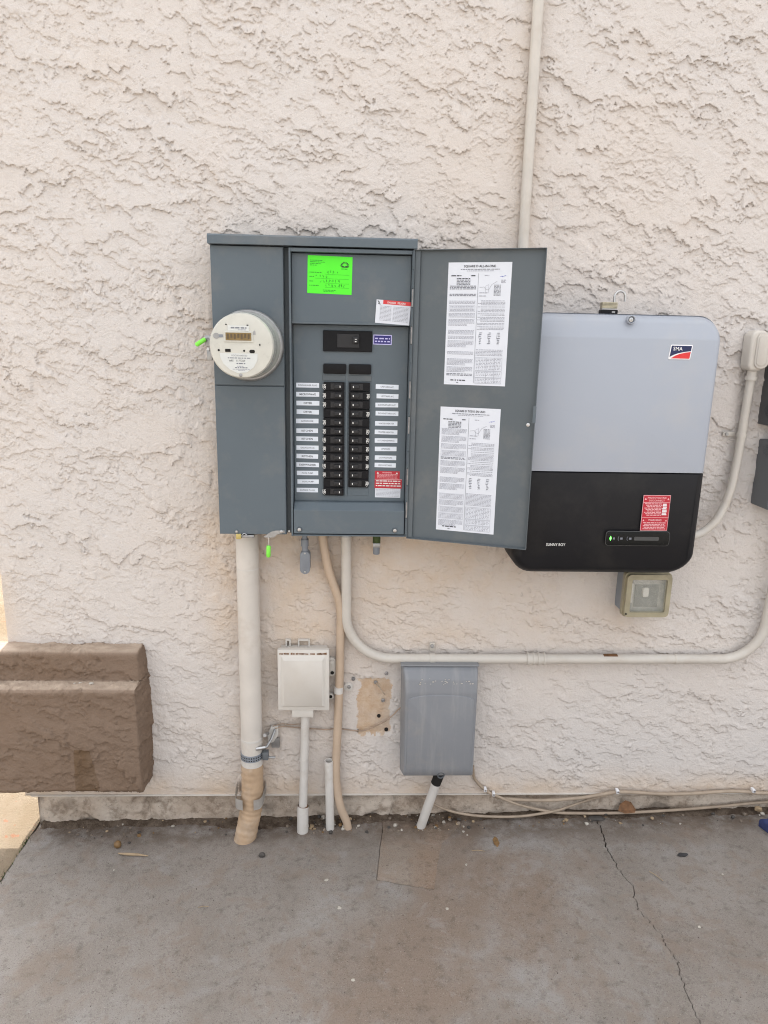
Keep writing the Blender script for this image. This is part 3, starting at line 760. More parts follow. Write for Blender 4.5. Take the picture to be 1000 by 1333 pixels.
# stickers on the covers
f = front(-.128, -.02, (-.080, 1.8075)); b = MB(); w, h = .0605, .049
b.box(-w, w, -.0006, .0004, -h, h, 'green', fr=f); n = .0011
for i, L_ in enumerate((.034, .040, .030, .018)): b.words(-.054, -.054+L_, .036-i*.0042, .0016, f, n, 'green_ink', q)
for i in range(9):
    a = pi*(i+.0)/8; b.poly([(.040+.0065*cos(a)-.0009*sin(a), .0255+.0065*sin(a)+.0009*cos(a)), (.040+.0065*cos(a)+.0009*sin(a), .0255+.0065*sin(a)-.0009*cos(a)), (.040+.0115*cos(a)+.0014*sin(a), .0255+.0100*sin(a)-.0014*cos(a)), (.040+.0115*cos(a)-.0014*sin(a), .0255+.0100*sin(a)+.0014*cos(a))], f, n, 'ink')
b.poly([(.029, .0225), (.035, .0255), (.0395, .0235), (.044, .0258), (.051, .0225), (.047, .0212), (.033, .0212)], f, n, 'ink'); b.words(.031, .049, .0165, .0018, f, n, 'green_ink', q)
for i, v in enumerate((.005, -.006, -.018, -.029)):
    b.rect(-.012 if i != 1 else -.040, .053, v-.0035, v-.0030, f, n, 'green_ink'); b.words(-.055, -.055+(.034, .014, .010, .026)[i], v, .0017, f, n, 'green_ink', q)
    u = (-.008, -.038, -.026, -.012)[i]; L_ = (.030, .034, .056, .05)[i]
    while u < (-.008, -.038, -.026, -.012)[i]+L_:
        pts = [(u+q.uniform(0, .005), v-.002+q.uniform(0, .0085)) for _ in range(5)]; b.stroke(pts, .0008, f, n, 'green_ink'); u += q.uniform(.0065, .011)
b.words(-.018, .017, -.0400, .0016, f, n, 'green_ink', q); b.words(-.016, .012, -.0435, .0014, f, n, 'green_ink', q)
b.build('inspection_tag', pan, label='bright green inspection tag with black sunburst mark')
f = front(-.130, -.060, (.0940, 1.7135)); b = MB(); w, h = .0475, .031
b.box(-w, w, -.0006, .0004, -h, h, 'paper', fr=f); b.rect(-.029, w, h-.0105, h, f, n, 'red_band'); b.text('DANGER   PELIGRO', .008, h-.0080, .0050, f, n+.0004, 'white_print', 'c', .02, maxw=.05)
b.stroke([(-.044, .028), (-.039, .024), (-.042, .021), (-.036, .019)], .0022, f, n, 'ink')
for i in range(12): b.words(-.036, -.004, .014-i*.0034, .0013, f, n, 'ink_light', q); b.words(.0, .042, .014-i*.0034, .0013, f, n, 'ink_light', q)
b.build('danger_sticker', pan, label='white sticker with red danger band')
f = front(DF, -.01, (.0675, 1.640)); b = MB(); b.box(-.026, .026, -.0006, .0004, -.0135, .0135, 'lilac', fr=f)
b.rect(-.0235, .0235, -.011, .011, f, n, 'navy'); b.words(-.021, .021, .0015, .0035, f, n+.0004, 'lilac', q); b.words(-.021, .021, -.0065, .0035, f, n+.0004, 'lilac', q)
b.build('service_sticker', pan, label='small navy sticker with pale border')
f = front(DF, -.01, (.091, 1.2265)); b = MB()
b.box(-.0385, .0345, -.0006, .0004, .015, .039, 'red', fr=f); b.text('WARNING', -.003, .0325, .0042, f, n, 'pink_print', 'c', .02)
for u in (-.030, .026): b.poly([(u-.0032, .031), (u+.0032, .031), (u, .0365)], f, n, 'white_print')
for i in range(4): b.words(-.032, .028, .0285-i*.0036, .0013, f, n, 'pink_print', q)
b.box(-.0385, .0415, -.0012, .0004, -.0125, .0150, 'red', fr=f); b.rect(-.0385, .0415, .0136, .0148, f, n+.0006, 'pink_print')
for i in range(3): b.words(-.035, .039, .0080-i*.0072, .0030, f, n+.0006, 'white_print', q)
b.box(-.0365, .0385, -.0006, .0004, -.0405, -.0130, 'paper', fr=f)
for i in range(6): b.words(-.033, .036, -.0175-i*.0038, .0012, f, n, 'ink_light', q)
b.build('warning_sticker', pan, label='red warning sticker with white lower part')

# door, swung open past the side and leaning out from the wall
DO = Vector((.150, -.1455, 0)); DU = Vector((cos(radians(-18.2)), sin(radians(-18.2)), 0))
DFR = Frame(DO, DU, (0, 0, 1))
b = MB()
b.box(.0, .3465, -.0, .0016, 1.0755, 1.8755, 'panel_in', fr=DFR)
b.box(.0, .3465, -.0125, .0, 1.874, 1.8755, 'panel_in', fr=DFR); b.box(.0, .3465, -.0125, .0, 1.0755, 1.077, 'panel_in', fr=DFR)
b.box(.345, .3465, -.0125, .0, 1.077, 1.874, 'panel_in', fr=DFR); b.box(.0, .0015, -.010, .0, 1.077, 1.874, 'panel_in', fr=DFR)
b.box(.0015, .016, -.006, .0, 1.077, 1.874, 'panel_in', .0008, fr=DFR)
door = b.build('door', pan)
b = MB(); p_ = DFR.p(.3285, 1.424, 0); b.lathe([(.005, 0), (.005, .003), (.002, .004), (.0001, .004)], p_, DFR.N, 'steel', 12); b.build('latch_rivet', door)
b = MB(); b.box(.3400, .3485, -.0145, -.0126, 1.43, 1.475, 'panel', .0005, fr=DFR); b.build('latch_strike', door)
def data_sheet(name, u0, u1, v0, v1, title, sub, r, label):
    b = MB(); f = DFR; n = .0010; W, Hh = u1-u0, v1-v0
    b.box(u0, u1, -.0004, .0002, v0, v1, 'paper', fr=f)
    b.text(title, (u0+u1)/2, v1-.0125, .0058, f, n, 'ink', 'c', .02, maxw=W*.50)
    b.words(u0+W*.20, u1-W*.18, v1-.0185, .0018, f, n, 'ink_mid', r); b.words(u0+W*.30, u1-W*.28, v1-.0225, .0016, f, n, 'ink_light', r)
    c0 = u0+.006; c1 = u0+W*.455; c2 = u0+W*.50; c3 = u1-.012; mid = (c1+c2)/2+.001
    b.rect(mid, mid+.0008, v0+.006, v1-.028, f, n, 'ink_mid')
    b.words(c0+.003, c0+.030, v1-.035, .0026, f, n, 'ink', r); b.words(c1-.014, c1-.003, v1-.035, .0026, f, n, 'ink', r)
    v = v1-.042
    for i in range(5): b.words(c0+.018, c1-.016, v, .0021, f, n, 'ink_mid' if i else 'ink', r); v -= .0038
    while v > v0+.020:
        style = r.choice(['bold', 'thin', 'thin', 'thin', 'box', 'gap'])
        if style == 'bold':
            for i in range(r.randint(2, 3)): b.words(c0, c1, v, .0021, f, n, 'ink_mid', r); v -= .0036
        elif style == 'thin':
            for i in range(r.randint(3, 6)): b.words(c0, c1 if i < 4 else c0+W*.3, v, .0014, f, n, 'ink_light', r); v -= .0031
        elif style == 'box':
            t = v; 
            for i in range(4): b.words(c0+.003, c1-.003, v-.002, .0014, f, n, 'ink_light', r); v -= .0034
            for (a, c, d, e) in ((c0, c1, t+.001, t+.0016), (c0, c1, v-.001, v-.0004), (c0, c0+.0006, v-.001, t+.001), (c1-.0006, c1, v-.001, t+.001)): b.rect(a, c, d, e, f, n, 'ink_light')
            v -= .003
        else: v -= .004
        v -= .0030
    b.words(c0+.012, c1-.018, v0+.011, .0028, f, n, 'ink', r); b.words(c0+.028, c0+.034, v0+.005, .0020, f, n, 'ink_mid', r)
    # right column: wiring sketch, notes, three device sketches, tables
    v = v1-.034; b.words(c2+.014, c2+.026, v, .002, f, n, 'ink_light', r)
    x, y = c2+.040, v-.040
    for i in range(9): b.words(x, x+.018, y-.010+i*.0032, .0016, f, n, 'ink_mid', r)
    b.stroke([(c2+.002, y+.010), (c2+.014, y+.012), (c2+.018, y+.006), (c2+.026, y+.004), (c2+.034, y+.018), (x+.008, y+.026)], .0006, f, n, 'ink_mid')
    b.stroke([(c2+.018, y+.014), (c2+.026, y+.018), (c2+.026, y-.002), (c2+.018, y-.004), (c2+.018, y+.014)], .0006, f, n, 'ink_light')
    b.words(c2+.002, c2+.022, y-.004, .002, f, n, 'ink_light', r); b.words(c2+.002, c2+.020, y-.012, .002, f, n, 'ink_light', r)
    for i in range(3): b.words(c3-.014, c3-.002, v-.012-i*.003, .0018, f, n, 'ink_light', r)
    b.stroke([(c3-.018, v-.003), (c3-.010, v-.001), (c3-.012, v-.003), (c3-.002, v+.001)], .0009, f, n, 'pen')
    v = y-.024; lim = v0+Hh*.46
    while v > lim: b.words(c2+.008*(r.random() < .6), c3, v, .0015, f, n, 'ink_light', r); v -= .0034*r.choice([1, 1, 1, 1.6])
    v -= .006
    for j in range(3):
        x = c2+.010+j*.024
        for i in range(7): b.rect(x-r.uniform(.001, .005), x+r.uniform(.001, .005), v-i*.0046, v-i*.0046+.0018, f, n, 'ink_mid')
        b.stroke([(x-.003, v), (x-.004, v-.012), (x+.001, v-.020), (x-.002, v-.030)], .0006, f, n, 'ink_mid')
    v -= .044; lim = v0+.078
    while v > lim: b.words(c2, c3, v, .0015, f, n, 'ink_light', r); v -= .0036
    for (t0, t1) in ((v0+.040, v0+.074), (v0+.022, v0+.038), (v0+.006, v0+.020)):
        for d in (t0, t1): b.rect(c2, c3, d-.0004, d+.0004, f, n, 'ink_light')
        for d in (c2, c2+(c3-c2)*.42, c2+(c3-c2)*.72, c3): b.rect(d-.0003, d+.0003, t0, t1, f, n, 'ink_light')
        d = t1-.004
        while d > t0+.001: b.words(c2+.003, c3-.003, d, .0014, f, n, 'ink_light', r, .4); d -= .0038
    return b.build(name, door, label=label)
data_sheet('data_sheet', .092, .260, 1.524, 1.843, 'SQUARE D ALL-IN-ONE', '', random.Random(21), 'upper printed sheet in English')
data_sheet('data_sheet', .0855, .2525, 1.108, 1.4625, 'SQUARE D TODO EN UNO', '', random.Random(22), 'lower printed sheet in Spanish')

# ------------------------------------------------------------------ electricity meter in the panel's left half
MC = Vector((-.3005, -.138, 1.617))
met = thing('electricity_meter', 'round cream digital electricity meter plugged into the left of the grey panel', 'electricity meter', (MC.x, MC.y, MC.z-.09))
AX = (0, -1, 0)
b = MB(); b.lathe([(.096, 0), (.096, .012), (.0945, .017), (.091, .020), (.086, .020), (.085, .015)], MC, AX, 'galv', 64)
b.box(MC.x-.106, MC.x-.090, MC.y-.016, MC.y-.002, 1.600, 1.634, 'galv', .002); b.build('socket_ring', met)
b = MB(); b.lathe([(.0875, .010), (.0875, .030), (.0835, .036), (.0825, .100), (.0835, .104), (.0835, .120), (.082, .128), (.079, .131)], MC, AX, 'meter_cover', 64); b.build('housing', met)
b = MB(); b.lathe([(.0832, .118), (.0828, .127), (.0795, .1325), (.076, .1330), (.0001, .1330)], MC, AX, 'meter_face', 64); mf = b.build('face', met)
f = front(MC.y-.133, 0, (MC.x, MC.z)); n = .0008
b = MB(); b.box(-.044, .030, -.0025, .001, .009, .036, 'meter_face', .0015, fr=f); b.rect(-.0395, .0260, .013, .0325, f, .0030, 'lcd')
for i in range(7):
    u = -.036+i*.0088; b.rect(u, u+.0048, .0165+.003*(i % 2), .0295, f, .0034, 'lcd_dark')
b.build('display', mf)
b = MB(); b.rect(-.034, .020, .037, .0505, f, n, 'meter_label'); b.words(-.026, .014, .0430, .0032, f, n+.0004, 'ink_mid', q); b.words(-.008, .012, .0390, .0018, f, n+.0004, 'ink_light', q)
b.build('header_label', mf); b = MB()
low = [(-.056, -.019), (.041, -.019), (.040, -.036), (.030, -.054), (.012, -.067), (-.012, -.069), (-.032, -.060), (-.048, -.045), (-.055, -.030)]
b.poly(low[::-1], f, n, 'meter_label'); n2 = n+.0004
b.text('FOCUS AXR-SD', -.006, -.0265, .0042, f, n2, 'ink_mid', 'c'); b.words(-.036, .022, -.0320, .0022, f, n2, 'ink_mid', q)
b.text('APS   1177269', -.012, -.0400, .0050, f, n2, 'ink', 'c'); b.words(-.014, .012, -.0460, .0026, f, n2, 'ink_mid', q)
b.words(-.012, .006, -.0525, .0018, f, n2, 'ink_light', q); b.words(-.018, .014, -.0565, .0024, f, n2, 'ink_mid', q); b.words(-.024, .020, -.0600, .0014, f, n2, 'ink_light', q); b.words(-.010, .008, -.0630, .0014, f, n2, 'ink_light', q)
b.build('nameplate', mf)
for o_ in ((-.0613, -.0557, -.0148, -.0092, .0027), (.0039, .0091, -.0151, -.0099, .0025), (-.042, -.028, -.016, -.0085, .001), (.020, .034, -.018, -.0095, .004), (.0455, .0485, .0005, .006, .0012), (-.040, -.036, .051, .054, .001), (.014, .019, .050, .053, .001)):
    b = MB(); b.prism(rrect(*o_, 4), f, 0, .0009, 'rust_hole'); b.build('port', mf)
b = MB(); b.prism([(.030, .028), (.037, .028), (.036, .037), (.0335, .039), (.0315, .037)], f, 0, .0009, 'galv'); b.build('lock_mark', mf)
b = MB(); b.prism(rrect(-.0715, -.056, .0165, .031, .0072, 6), f, 0, .0012, 'galv'); b.prism(rrect(-.057, -.0465, .020, .0275, .001, 2), f, 0, .0010, 'lb_grey'); b.build('optical_port', mf)
screw('face_screw', mf, (MC.x-.004, MC.y-.133, MC.z-.0745), .0045, 'galv', h=.002)
b = MB(); b.box(-.418, -.398, -.158, -.140, 1.612, 1.642, 'galv', .003); b.box(-.414, -.399, -.154, -.141, 1.575, 1.606, 'galv', .003); b.cyl((-.408, -.165, 1.606), (-.408, -.138, 1.606), .004, 'steel', 10); b.build('ring_lock', met)
b = MB(); b.tube(smooth_path([(-.404, -.158, 1.632), (-.414, -.165, 1.636), (-.420, -.163, 1.630)], 4), .0012, 'steel', 6)
d_ = Vector((-.026, -.003, -.017)); c_ = Vector((-.414, -.165, 1.632)); b.tube([c_, c_+d_*.1, c_+d_*.9, c_+d_], .006, 'seal', 10, True, [.0045, .0062, .0062, .0045])
tag(b.build('utility_seal'), 'green utility seal tag hanging at the left of the round meter', 'seal')

# hardware along the panel's lower edge
b = MB(); f = front(-.1385)
b.poly([(-.272, 1.070), (-.262, 1.078), (-.250, 1.086), (-.236, 1.090), (-.211, 1.091), (-.209, 1.084), (-.232, 1.079), (-.240, 1.070), (-.256, 1.068)], f, .0012, 'galv')
b.prism([(-.272, 1.070), (-.256, 1.068), (-.240, 1.070), (-.232, 1.079), (-.209, 1.084), (-.211, 1.091), (-.236, 1.090), (-.250, 1.086), (-.262, 1.078)], f, 0, .001, 'hinge'); o = b.build('hasp', pan)
screw('bolt', pan, (-.219, -.139, 1.087), .0055, 'steel')
b = MB(); b.box(-.352, -.337, -.142, -.118, 1.063, 1.079, 'yellow', .002); b.box(-.336, -.300, -.138, -.110, 1.066, 1.075, 'galv', .002); b.tube(smooth_path([(-.336, -.141, 1.072), (-.328, -.143, 1.081), (-.320, -.141, 1.076)], 4), .0015, 'steel', 6); b.build('catch', pan)
b = MB(); b.tube([(-.2565, -.142, 1.070), (-.2565, -.143, 1.040)], .0012, 'steel', 6); b.tube([(-.2565, -.143, 1.045), (-.257, -.143, 1.042), (-.258, -.143, 1.014), (-.258, -.143, 1.010)], .006, 'seal', 10, True, [.005, .0066, .0066, .005])
tag(b.build('utility_seal'), 'green utility seal dangling below the lower edge of the grey panel', 'seal')

# small grey conduit body hanging from the panel floor
lb = thing('conduit_body', 'small grey oval conduit body hanging under the panel beside the tan pipe', 'conduit body', (-.157, -.05, .93))
b = MB(); b.cyl((-.159, -.05, 1.076), (-.158, -.05, 1.035), .0085, 'lb_grey'); b.cyl((-.158, -.05, 1.040), (-.158, -.05, 1.018), .012, 'lb_grey'); b.cyl((-.158, -.05, 1.018), (-.157, -.05, .99), .0095, 'lb_grey'); b.build('neck', lb)
b = MB(); b.prism(rrect(-.1725, -.1415, .930, 1.004, .0154, 8), front(-.04), -.01, .022, 'lb_grey', .003); bd = b.build('body', lb)
for z in (.9975, .9375): screw('cover_screw', lb, (-.157, -.062, z), .003, 'steel', h=.002)
cn = thing('cable_connector', 'short cable connector poking out of the panel floor near the door hinge', 'connector', (.063, -.05, .99))
b = MB(); b.cyl((.063, -.05, 1.076), (.063, -.05, 1.03), .012, 'moss'); b.build('nut', cn)
b = MB(); b.cyl((.063, -.05, 1.030), (.063, -.05, .994), .0105, 'lb_grey', bev=.002); b.box(.052, .0745, -.063, -.048, 1.018, 1.032, 'galv', .002); b.build('barrel', cn)

# ------------------------------------------------------------------ inverter
IX0, IX1, IZ0, IZ1, IS = .4545, .9965, .978, 1.7220, 1.2870
inv = thing('inverter', 'large solar inverter with pale blue grey top and black lower cover', 'inverter', (.718, 0, IZ0))
def shell(u0, u1, v0, v1, rad, loops, m, sides):
    b = MB(); f = front(0.); rings = []
    for ins, dep in loops:
        r = tuple(max(.001, q_-ins) if q_ > .003 else .001 for q_ in rad)
        rings.append([f.p(u, v, dep) for u, v in rrect(u0+ins, u1-ins, v0+ins*sides[0], v1-ins*sides[1], r, 8)])
    n = len(rings[0]); vs_ = [p for R_ in rings for p in R_]
    fs = [(i*n+j, i*n+(j+1) % n, (i+1)*n+(j+1) % n, (i+1)*n+j) for i in range(len(rings)-1) for j in range(n)]
    V, F = b.faces(vs_, fs, m, True); c = b.bm.faces.new([V[(len(rings)-1)*n+j] for j in range(n)]); c.material_index = 0; c.smooth = True
    return b
LO = [(.006, .03), (.006, .05), (0, .056), (0, .168), (.0012, .178), (.004, .187), (.009, .194), (.016, .1985), (.024, .2)]
b = shell(IX0, IX1, IS+.0015, IZ1, (.0, .0, .058, .058), LO, 'inv', (.02, 1))
for zc in (1.655, 1.660): bmesh.ops.bisect_plane(b.bm, geom=list(b.bm.verts)+list(b.bm.edges)+list(b.bm.faces), plane_co=(0, 0, zc), plane_no=(0, 0, 1))
for v in b.bm.verts:
    if v.co.y < -.16 and v.co.z > 1.6551: v.co.y += (v.co.z-1.6551)*.42*min(1, (-.16-v.co.y)/.02)
up_ = b.build('upper_housing', inv, ang=30)
b = shell(IX0, IX1, IZ0, IS-.0015, (.068, .068, .0, .0), LO, 'inv_black', (1, .02))
for v in b.bm.verts:
    if v.co.y < -.16: v.co.y += max(0, (1.04-v.co.z))*.35*min(1, (-.16-v.co.y)/.02)
lw_ = b.build('lower_cover', inv, ang=30)
def notch(parent, x, z, m):
    b = MB(); b.lathe([(.0115, -.012), (.0115, .001), (.0095, .0022), (.0085, .001), (.0085, -.006), (.0001, -.006)], (x, -.192, z), AX, m, 20); o = b.build('screw_recess', parent)
    b = MB(); b.lathe([(.0058, .0), (.0058, .004), (.0025, .0046), (.0020, .003), (.0001, .003)], (x, -.187, z), AX, 'steel' if m == 'inv' else 'black2', 14); b.build('screw', o)
notch(up_, .738, 1.7065, 'inv'); notch(up_, .9785, 1.622, 'inv'); notch(up_, .9785, 1.366, 'inv')
notch(lw_, .733, 1.263, 'inv_black'); notch(lw_, .9785, 1.222, 'inv_black'); notch(lw_, .9785, 1.072, 'inv_black')
f = front(-.2, 0, (.8795, 1.6235)); b = MB(); w, h = .0305, .0195
def para(w, h, r): return [(u+v*.10, v) for u, v in rrect(-w, w, -h, h, r, 3)]
b.prism(para(w, h, .003), f, 0, .0012, 'logo_white', .0004)
b.poly([(u+v*.10, v) for u, v in [(-.0280, -.0130), (-.018, -.0075), (-.006, -.0028), (.010, .0008), (.028, .0032), (.028, .017), (-.028, .017)]], f, .0016, 'logo_navy')
b.poly([(u+v*.10, v) for u, v in [(-.0240, -.017), (.0280, -.017), (.0280, .0012), (.012, -.0012), (-.003, -.0050), (-.014, -.0100)]], f, .0016, 'logo_red')
b.text('SMA', -.0215, .0045, .0098, f, .0022, 'logo_white', 'l', .008); b.build('logo_badge', up_)
f = front(-.2); n = .0007
b = MB(); b.prism(rrect(.722, .911, 1.072, 1.1165, .010, 4), f, 0, .0010, 'status_line', .0004); b.prism(rrect(.7235, .9095, 1.0735, 1.115, .009, 4), f, 0, .0014, 'status', .0002)
for u in (.759, .785): b.stroke([(u+.002, 1.100), (u, 1.097), (u, 1.091), (u+.002, 1.088)], .0012, f, .0018, 'ink_mid'); b.rect(u+.006, u+.013, 1.091, 1.097, f, .0018, 'ink_mid')
b.rect(.744, .749, 1.091, 1.097, f, .0018, 'ink_mid'); b.prism(rrect(.806, .879, 1.0885, 1.0995, .003, 3), f, .0012, .0018, 'status_line'); st = b.build('status_panel', lw_)
b = MB(); b.poly([(.7365, 1.087), (.7395, 1.0945), (.7365, 1.102), (.7335, 1.0945)], f, .0020, 'led'); b.build('status_light', st)
b = MB(); b.text('SUNNY BOY', .550, 1.0695, .0085, f, n, 'white_print', 'l', .010, maxw=.056); b.build('lettering', lw_)
f = front(-.2, .0, (.8605, 1.171)); b = MB(); w, h = .0395, .0525
b.box(-w, w, -.0008, .0004, -h, h, 'pink_print', fr=f); b.rect(-w+.0012, w-.0012, -h+.0012, h-.0012, f, .0012, 'red'); n = .0016
b.text('PHOTOVOLTAIC', 0, .0425, .0052, f, n, 'pink_print', 'c', .015, maxw=.056); b.text('DISCONNECT', 0, .0345, .0052, f, n, 'pink_print', 'c', .015, maxw=.048)
b.rect(-w, w, .0305, .0317, f, n, 'pink_print'); b.rect(-w, w, -.0135, -.0125, f, n, 'pink_print')
for u in (-.033, .033): b.poly([(u-.003, .039), (u+.003, .039), (u, .045)], f, n, 'pink_print'); b.poly([(u-.003, -.024), (u+.003, -.024), (u, -.019)], f, n, 'pink_print')
for i in range(9): b.words(-.034+.004*(i % 3), .016, .0262-i*.0042, .0021, f, n, 'pink_print', q); 
for i in range(8): b.rect(.018+q.uniform(0, .002), .032-q.uniform(0, .003), .0250-i*.0044, .0280-i*.0044, f, n, 'logo_white')
b.text('WARNING', 0, -.0235, .0058, f, n, 'pink_print', 'c', .02)
for i in range(5): b.words(-.033+.003*(i % 2), .033-.003*(i % 2), -.0300-i*.0045, .0023, f, n, 'pink_print', q)
b.build('warning_sticker', lw_, label='red photovoltaic disconnect sticker')

# padlock left open on top of the inverter
pk = thing('padlock', 'open laminated padlock standing on top of the blue grey inverter', 'padlock', (.697, -.12, 1.7175))
b = MB()
for i in range(6): b.box(.6755, .7185, -.131, -.109, 1.7342+i*.0034, 1.7372+i*.0034, 'brass' if i else 'steel', .0006)
b.build('body', pk)
b = MB(); b.box(.6735, .7205, -.133, -.107, 1.7222, 1.7340, 'black', .002); b.rect(.703, .712, 1.7255, 1.7300, front(-.1335), 0, 'galv'); b.build('bumper', pk)
b = MB(); b.tube([(.7115, -.120, 1.752), (.7115, -.120, 1.770)]+arc((.7265, 1.770), .015, pi, 0, -.120)+[(.7415, -.120, 1.757)], .0034, 'steel', 10); b.build('shackle', pk)

# ------------------------------------------------------------------ weatherproof outlet under the inverter
ob_ = thing('outlet_box', 'outdoor outlet box with hazy clear plastic cover below the black inverter', 'outlet box', (.914, 0, .80))
b = MB(); b.box(.846, .974, -.060, -.0, .814, .955, 'lb_grey', .004); b.build('back_box', ob_)
f = front(0, -.01)
def ring(b, o, i, n0, n1, m):
    k = len(o)
    vs_ = [f.p(u, v, n0) for u, v in o]+[f.p(u, v, n1) for u, v in o]+[f.p(u, v, n1) for u, v in i]+[f.p(u, v, n0) for u, v in i]
    fs = []
    for a in range(k):
        c = (a+1) % k
        for q0, q1 in ((0, 1), (1, 2), (2, 3), (3, 0)): fs.append((q0*k+a, q0*k+c, q1*k+c, q1*k+a))
    b.faces(vs_, fs, m); return b
f = Frame((0, 0, .010), (1, 0, 0), (0, 0, 1))
b = MB(); ring(b, rrect(.842, .990, .794, .940, .012, 4), rrect(.852, .980, .804, .930, .008, 4), .0605, .079, 'beige_plastic')
ring(b, rrect(.845, .987, .797, .937, .014, 4), rrect(.861, .973, .813, .921, .005, 4), .078, .092, 'beige_plastic'); b.build('cover_frame', ob_)
b = MB(); b.prism(rrect(.859, .975, .811, .923, .004, 4), f, .083, .086, 'clear'); b.build('clear_cover', ob_)
b = MB(); b.box(.853, .979, -.0645, -.0608, .816, .938, 'galv', .001); pl_ = b.build('device_plate', ob_)
b = MB(); b.box(.882, .958, -.069, -.065, .832, .906, 'box_grey_dark', .002); b.prism(rrect(.904, .924, .868, .900, .006, 4), front(0), .069, .078, 'pvc', .004); b.box(.866, .876, -.068, -.065, .846, .910, 'pvc', .001); b.build('receptacle', ob_)
b = MB(); b.cyl((.8505, -.079, .818), (.8505, -.0935, .818), .003, 'rust_hole', 10); b.build('hinge_pin', ob_)

# ------------------------------------------------------------------ grey service box on the right edge, with two disconnects
for (name, x0, x1, z0, z1, dep, m, lab) in (('disconnect_box', 1.236, 1.42, 1.412, 1.66, .105, 'box_grey_dark', 'dark grey metal disconnect box at the right edge, upper of the two'),
                                             ('disconnect_box', 1.250, 1.44, 1.160, 1.366, .095, 'box_grey', 'lighter grey disconnect box at the right edge, lower of the two')):
    t = thing(name, lab, 'disconnect box', ((x0+x1)/2, 0, z0))
    b = MB(); b.box(x0, x1, -dep, 0, z0, z1, m, .002); bx = b.build('body', t)
    b = MB(); b.box(x0+.003, x1-.003, -dep-.006, -dep-.0005, z0+.003, z1-.003, 'nid' if m == 'box_grey' else m, .0015); b.build('cover', t)
    b = MB(); sd = Frame((x0, 0, 0), (0, -1, 0), (0, 0, 1))
    for r in (.018, .012, .006):
        b.lathe([(r, 0), (r, .0009), (r-.0015, .0009), (r-.0015, 0)], (x0, -.05, z0+.045 if m != 'box_grey' else z1-.03), (-1, 0, 0), m, 24)
    b.build('knockout', t)

# ------------------------------------------------------------------ pipes
def pipe(name, label, cat, base): return thing(name, label, cat, base)
t = pipe('vertical_conduit', 'thin pale conduit rising up the wall above the open panel door', 'conduit', (.466, -.020, 1.75))
b = MB(); b.tube([(.468, -.0225, 1.70), (.467, -.0225, 2.1), (.468, -.0225, 2.95)], .0148, 'emt', 18); b.build('tube', t)

t = pipe('service_conduit', 'thick cream service pipe from the panel down to the slab, tan tape at its foot', 'conduit', (-.35, -.06, 0))
R_ = .0345
b = MB(); b.tube([(-.334, -.052, 1.076), (-.334, -.052, .9), (-.335, -.052, .5), (-.336, -.052, .262)], R_, 'cream', 26); b.build('tube', t)
b = MB(); b.tube([(-.334, -.052, 1.058), (-.334, -.052, 1.076)], R_+.003, 'galv', 26); b.build('locknut', t)
for z in (.946,):
    b = MB(); b.tube([(-.334, -.052, z), (-.334, -.052, z+.003)], R_+.0007, 'pvc', 26); b.build('joint_mark', t)
b = MB(); pth = smooth_path([(-.336, -.052, .272), (-.337, -.053, .18), (-.341, -.055, .11), (-.352, -.062, .05), (-.366, -.070, -.02)], 12); k = len(pth); q = random.Random(9)
b.tube(pth, R_, 'wrap', 26, True, [R_*(1.01+.07*((i*.29) % 1)+q.uniform(-.012, .012)) for i in range(k)]); b.build('tape_wrap', t)
b = MB(); b.tube([(-.336, -.052, .290), (-.336, -.052, .262)], R_+.0008, 'pvc', 26); b.tube([(-.3355, -.052, .365), (-.3355, -.052, .358)], R_+.001, 'pvc', 26); b.build('paint_collar', t)
b = MB(); b.tube([(-.336, -.052, .312), (-.336, -.052, .290)], R_+.0022, 'lb_grey', 30)
for i in range(30):
    a = 2*pi*i/30; p_ = Vector((-.336+(R_+.0023)*cos(a), -.052+(R_+.0023)*sin(a), .301)); n_ = Vector((cos(a), sin(a), 0)); tt = Vector((-sin(a), cos(a), 0))
    for dz in (-.0045, .0045): b.faces([p_+n_*.0004+tt*.0018*sx+Vector((0, 0, dz+.0022*sz)) for sx, sz in ((-1, -1), (1, -1), (1, 1), (-1, 1))], [(0, 1, 2, 3)], 'rust_hole')
b.box(-.300, -.280, -.072, -.050, .288, .318, 'box_grey', .003); b.cyl((-.282, -.062, .295), (-.258, -.062, .295), .004, 'galv', 8); b.build('pipe_clamp', t)
b = MB()
for sx in (-1, 1):
    pts = [(-.346+sx*(.048), -.005, .150), (-.346+sx*.047, -.060, .146), (-.346+sx*.040, -.090, .142), (-.346+sx*.018, -.0965, .138)]
    pts = smooth_path(pts, 4)
    vs_ = []; 
    for p in pts: vs_ += [p+Vector((0, 0, -.019)), p+Vector((0, 0, .019))]
    b.faces(vs_, [(2*i, 2*i+1, 2*i+3, 2*i+2) for i in range(len(pts)-1)], 'pvc')
bmesh.ops.solidify(b.bm, geom=list(b.bm.faces), thickness=.0025); b.build('strap', t)

t = pipe('ground_clamp', 'small metal ground clamp bracket beside the thick cream pipe', 'clamp', (-.275, -.02, .30))
b = MB(); f = front(-.012); b.prism([(-.286, .318), (-.268, .326), (-.252, .352), (-.252, .384), (-.276, .382), (-.288, .350)], f, 0, .010, 'pvc', .001); b.prism(rrect(-.276, -.249, .300, .335, .002, 2), f, -.004, .002, 'galv'); b.build('plate', t)
b = MB(); b.tube([(-.312, -.075, .336), (-.285, -.070, .338), (-.272, -.045, .352), (-.262, -.026, .375)], .0045, 'galv', 8); b.cyl((-.318, -.078, .336), (-.288, -.074, .339), .0065, 'steel', 10); b.cyl((-.290, -.070, .380), (-.284, -.045, .372), .006, 'galv', 10); b.build('bolt', t)

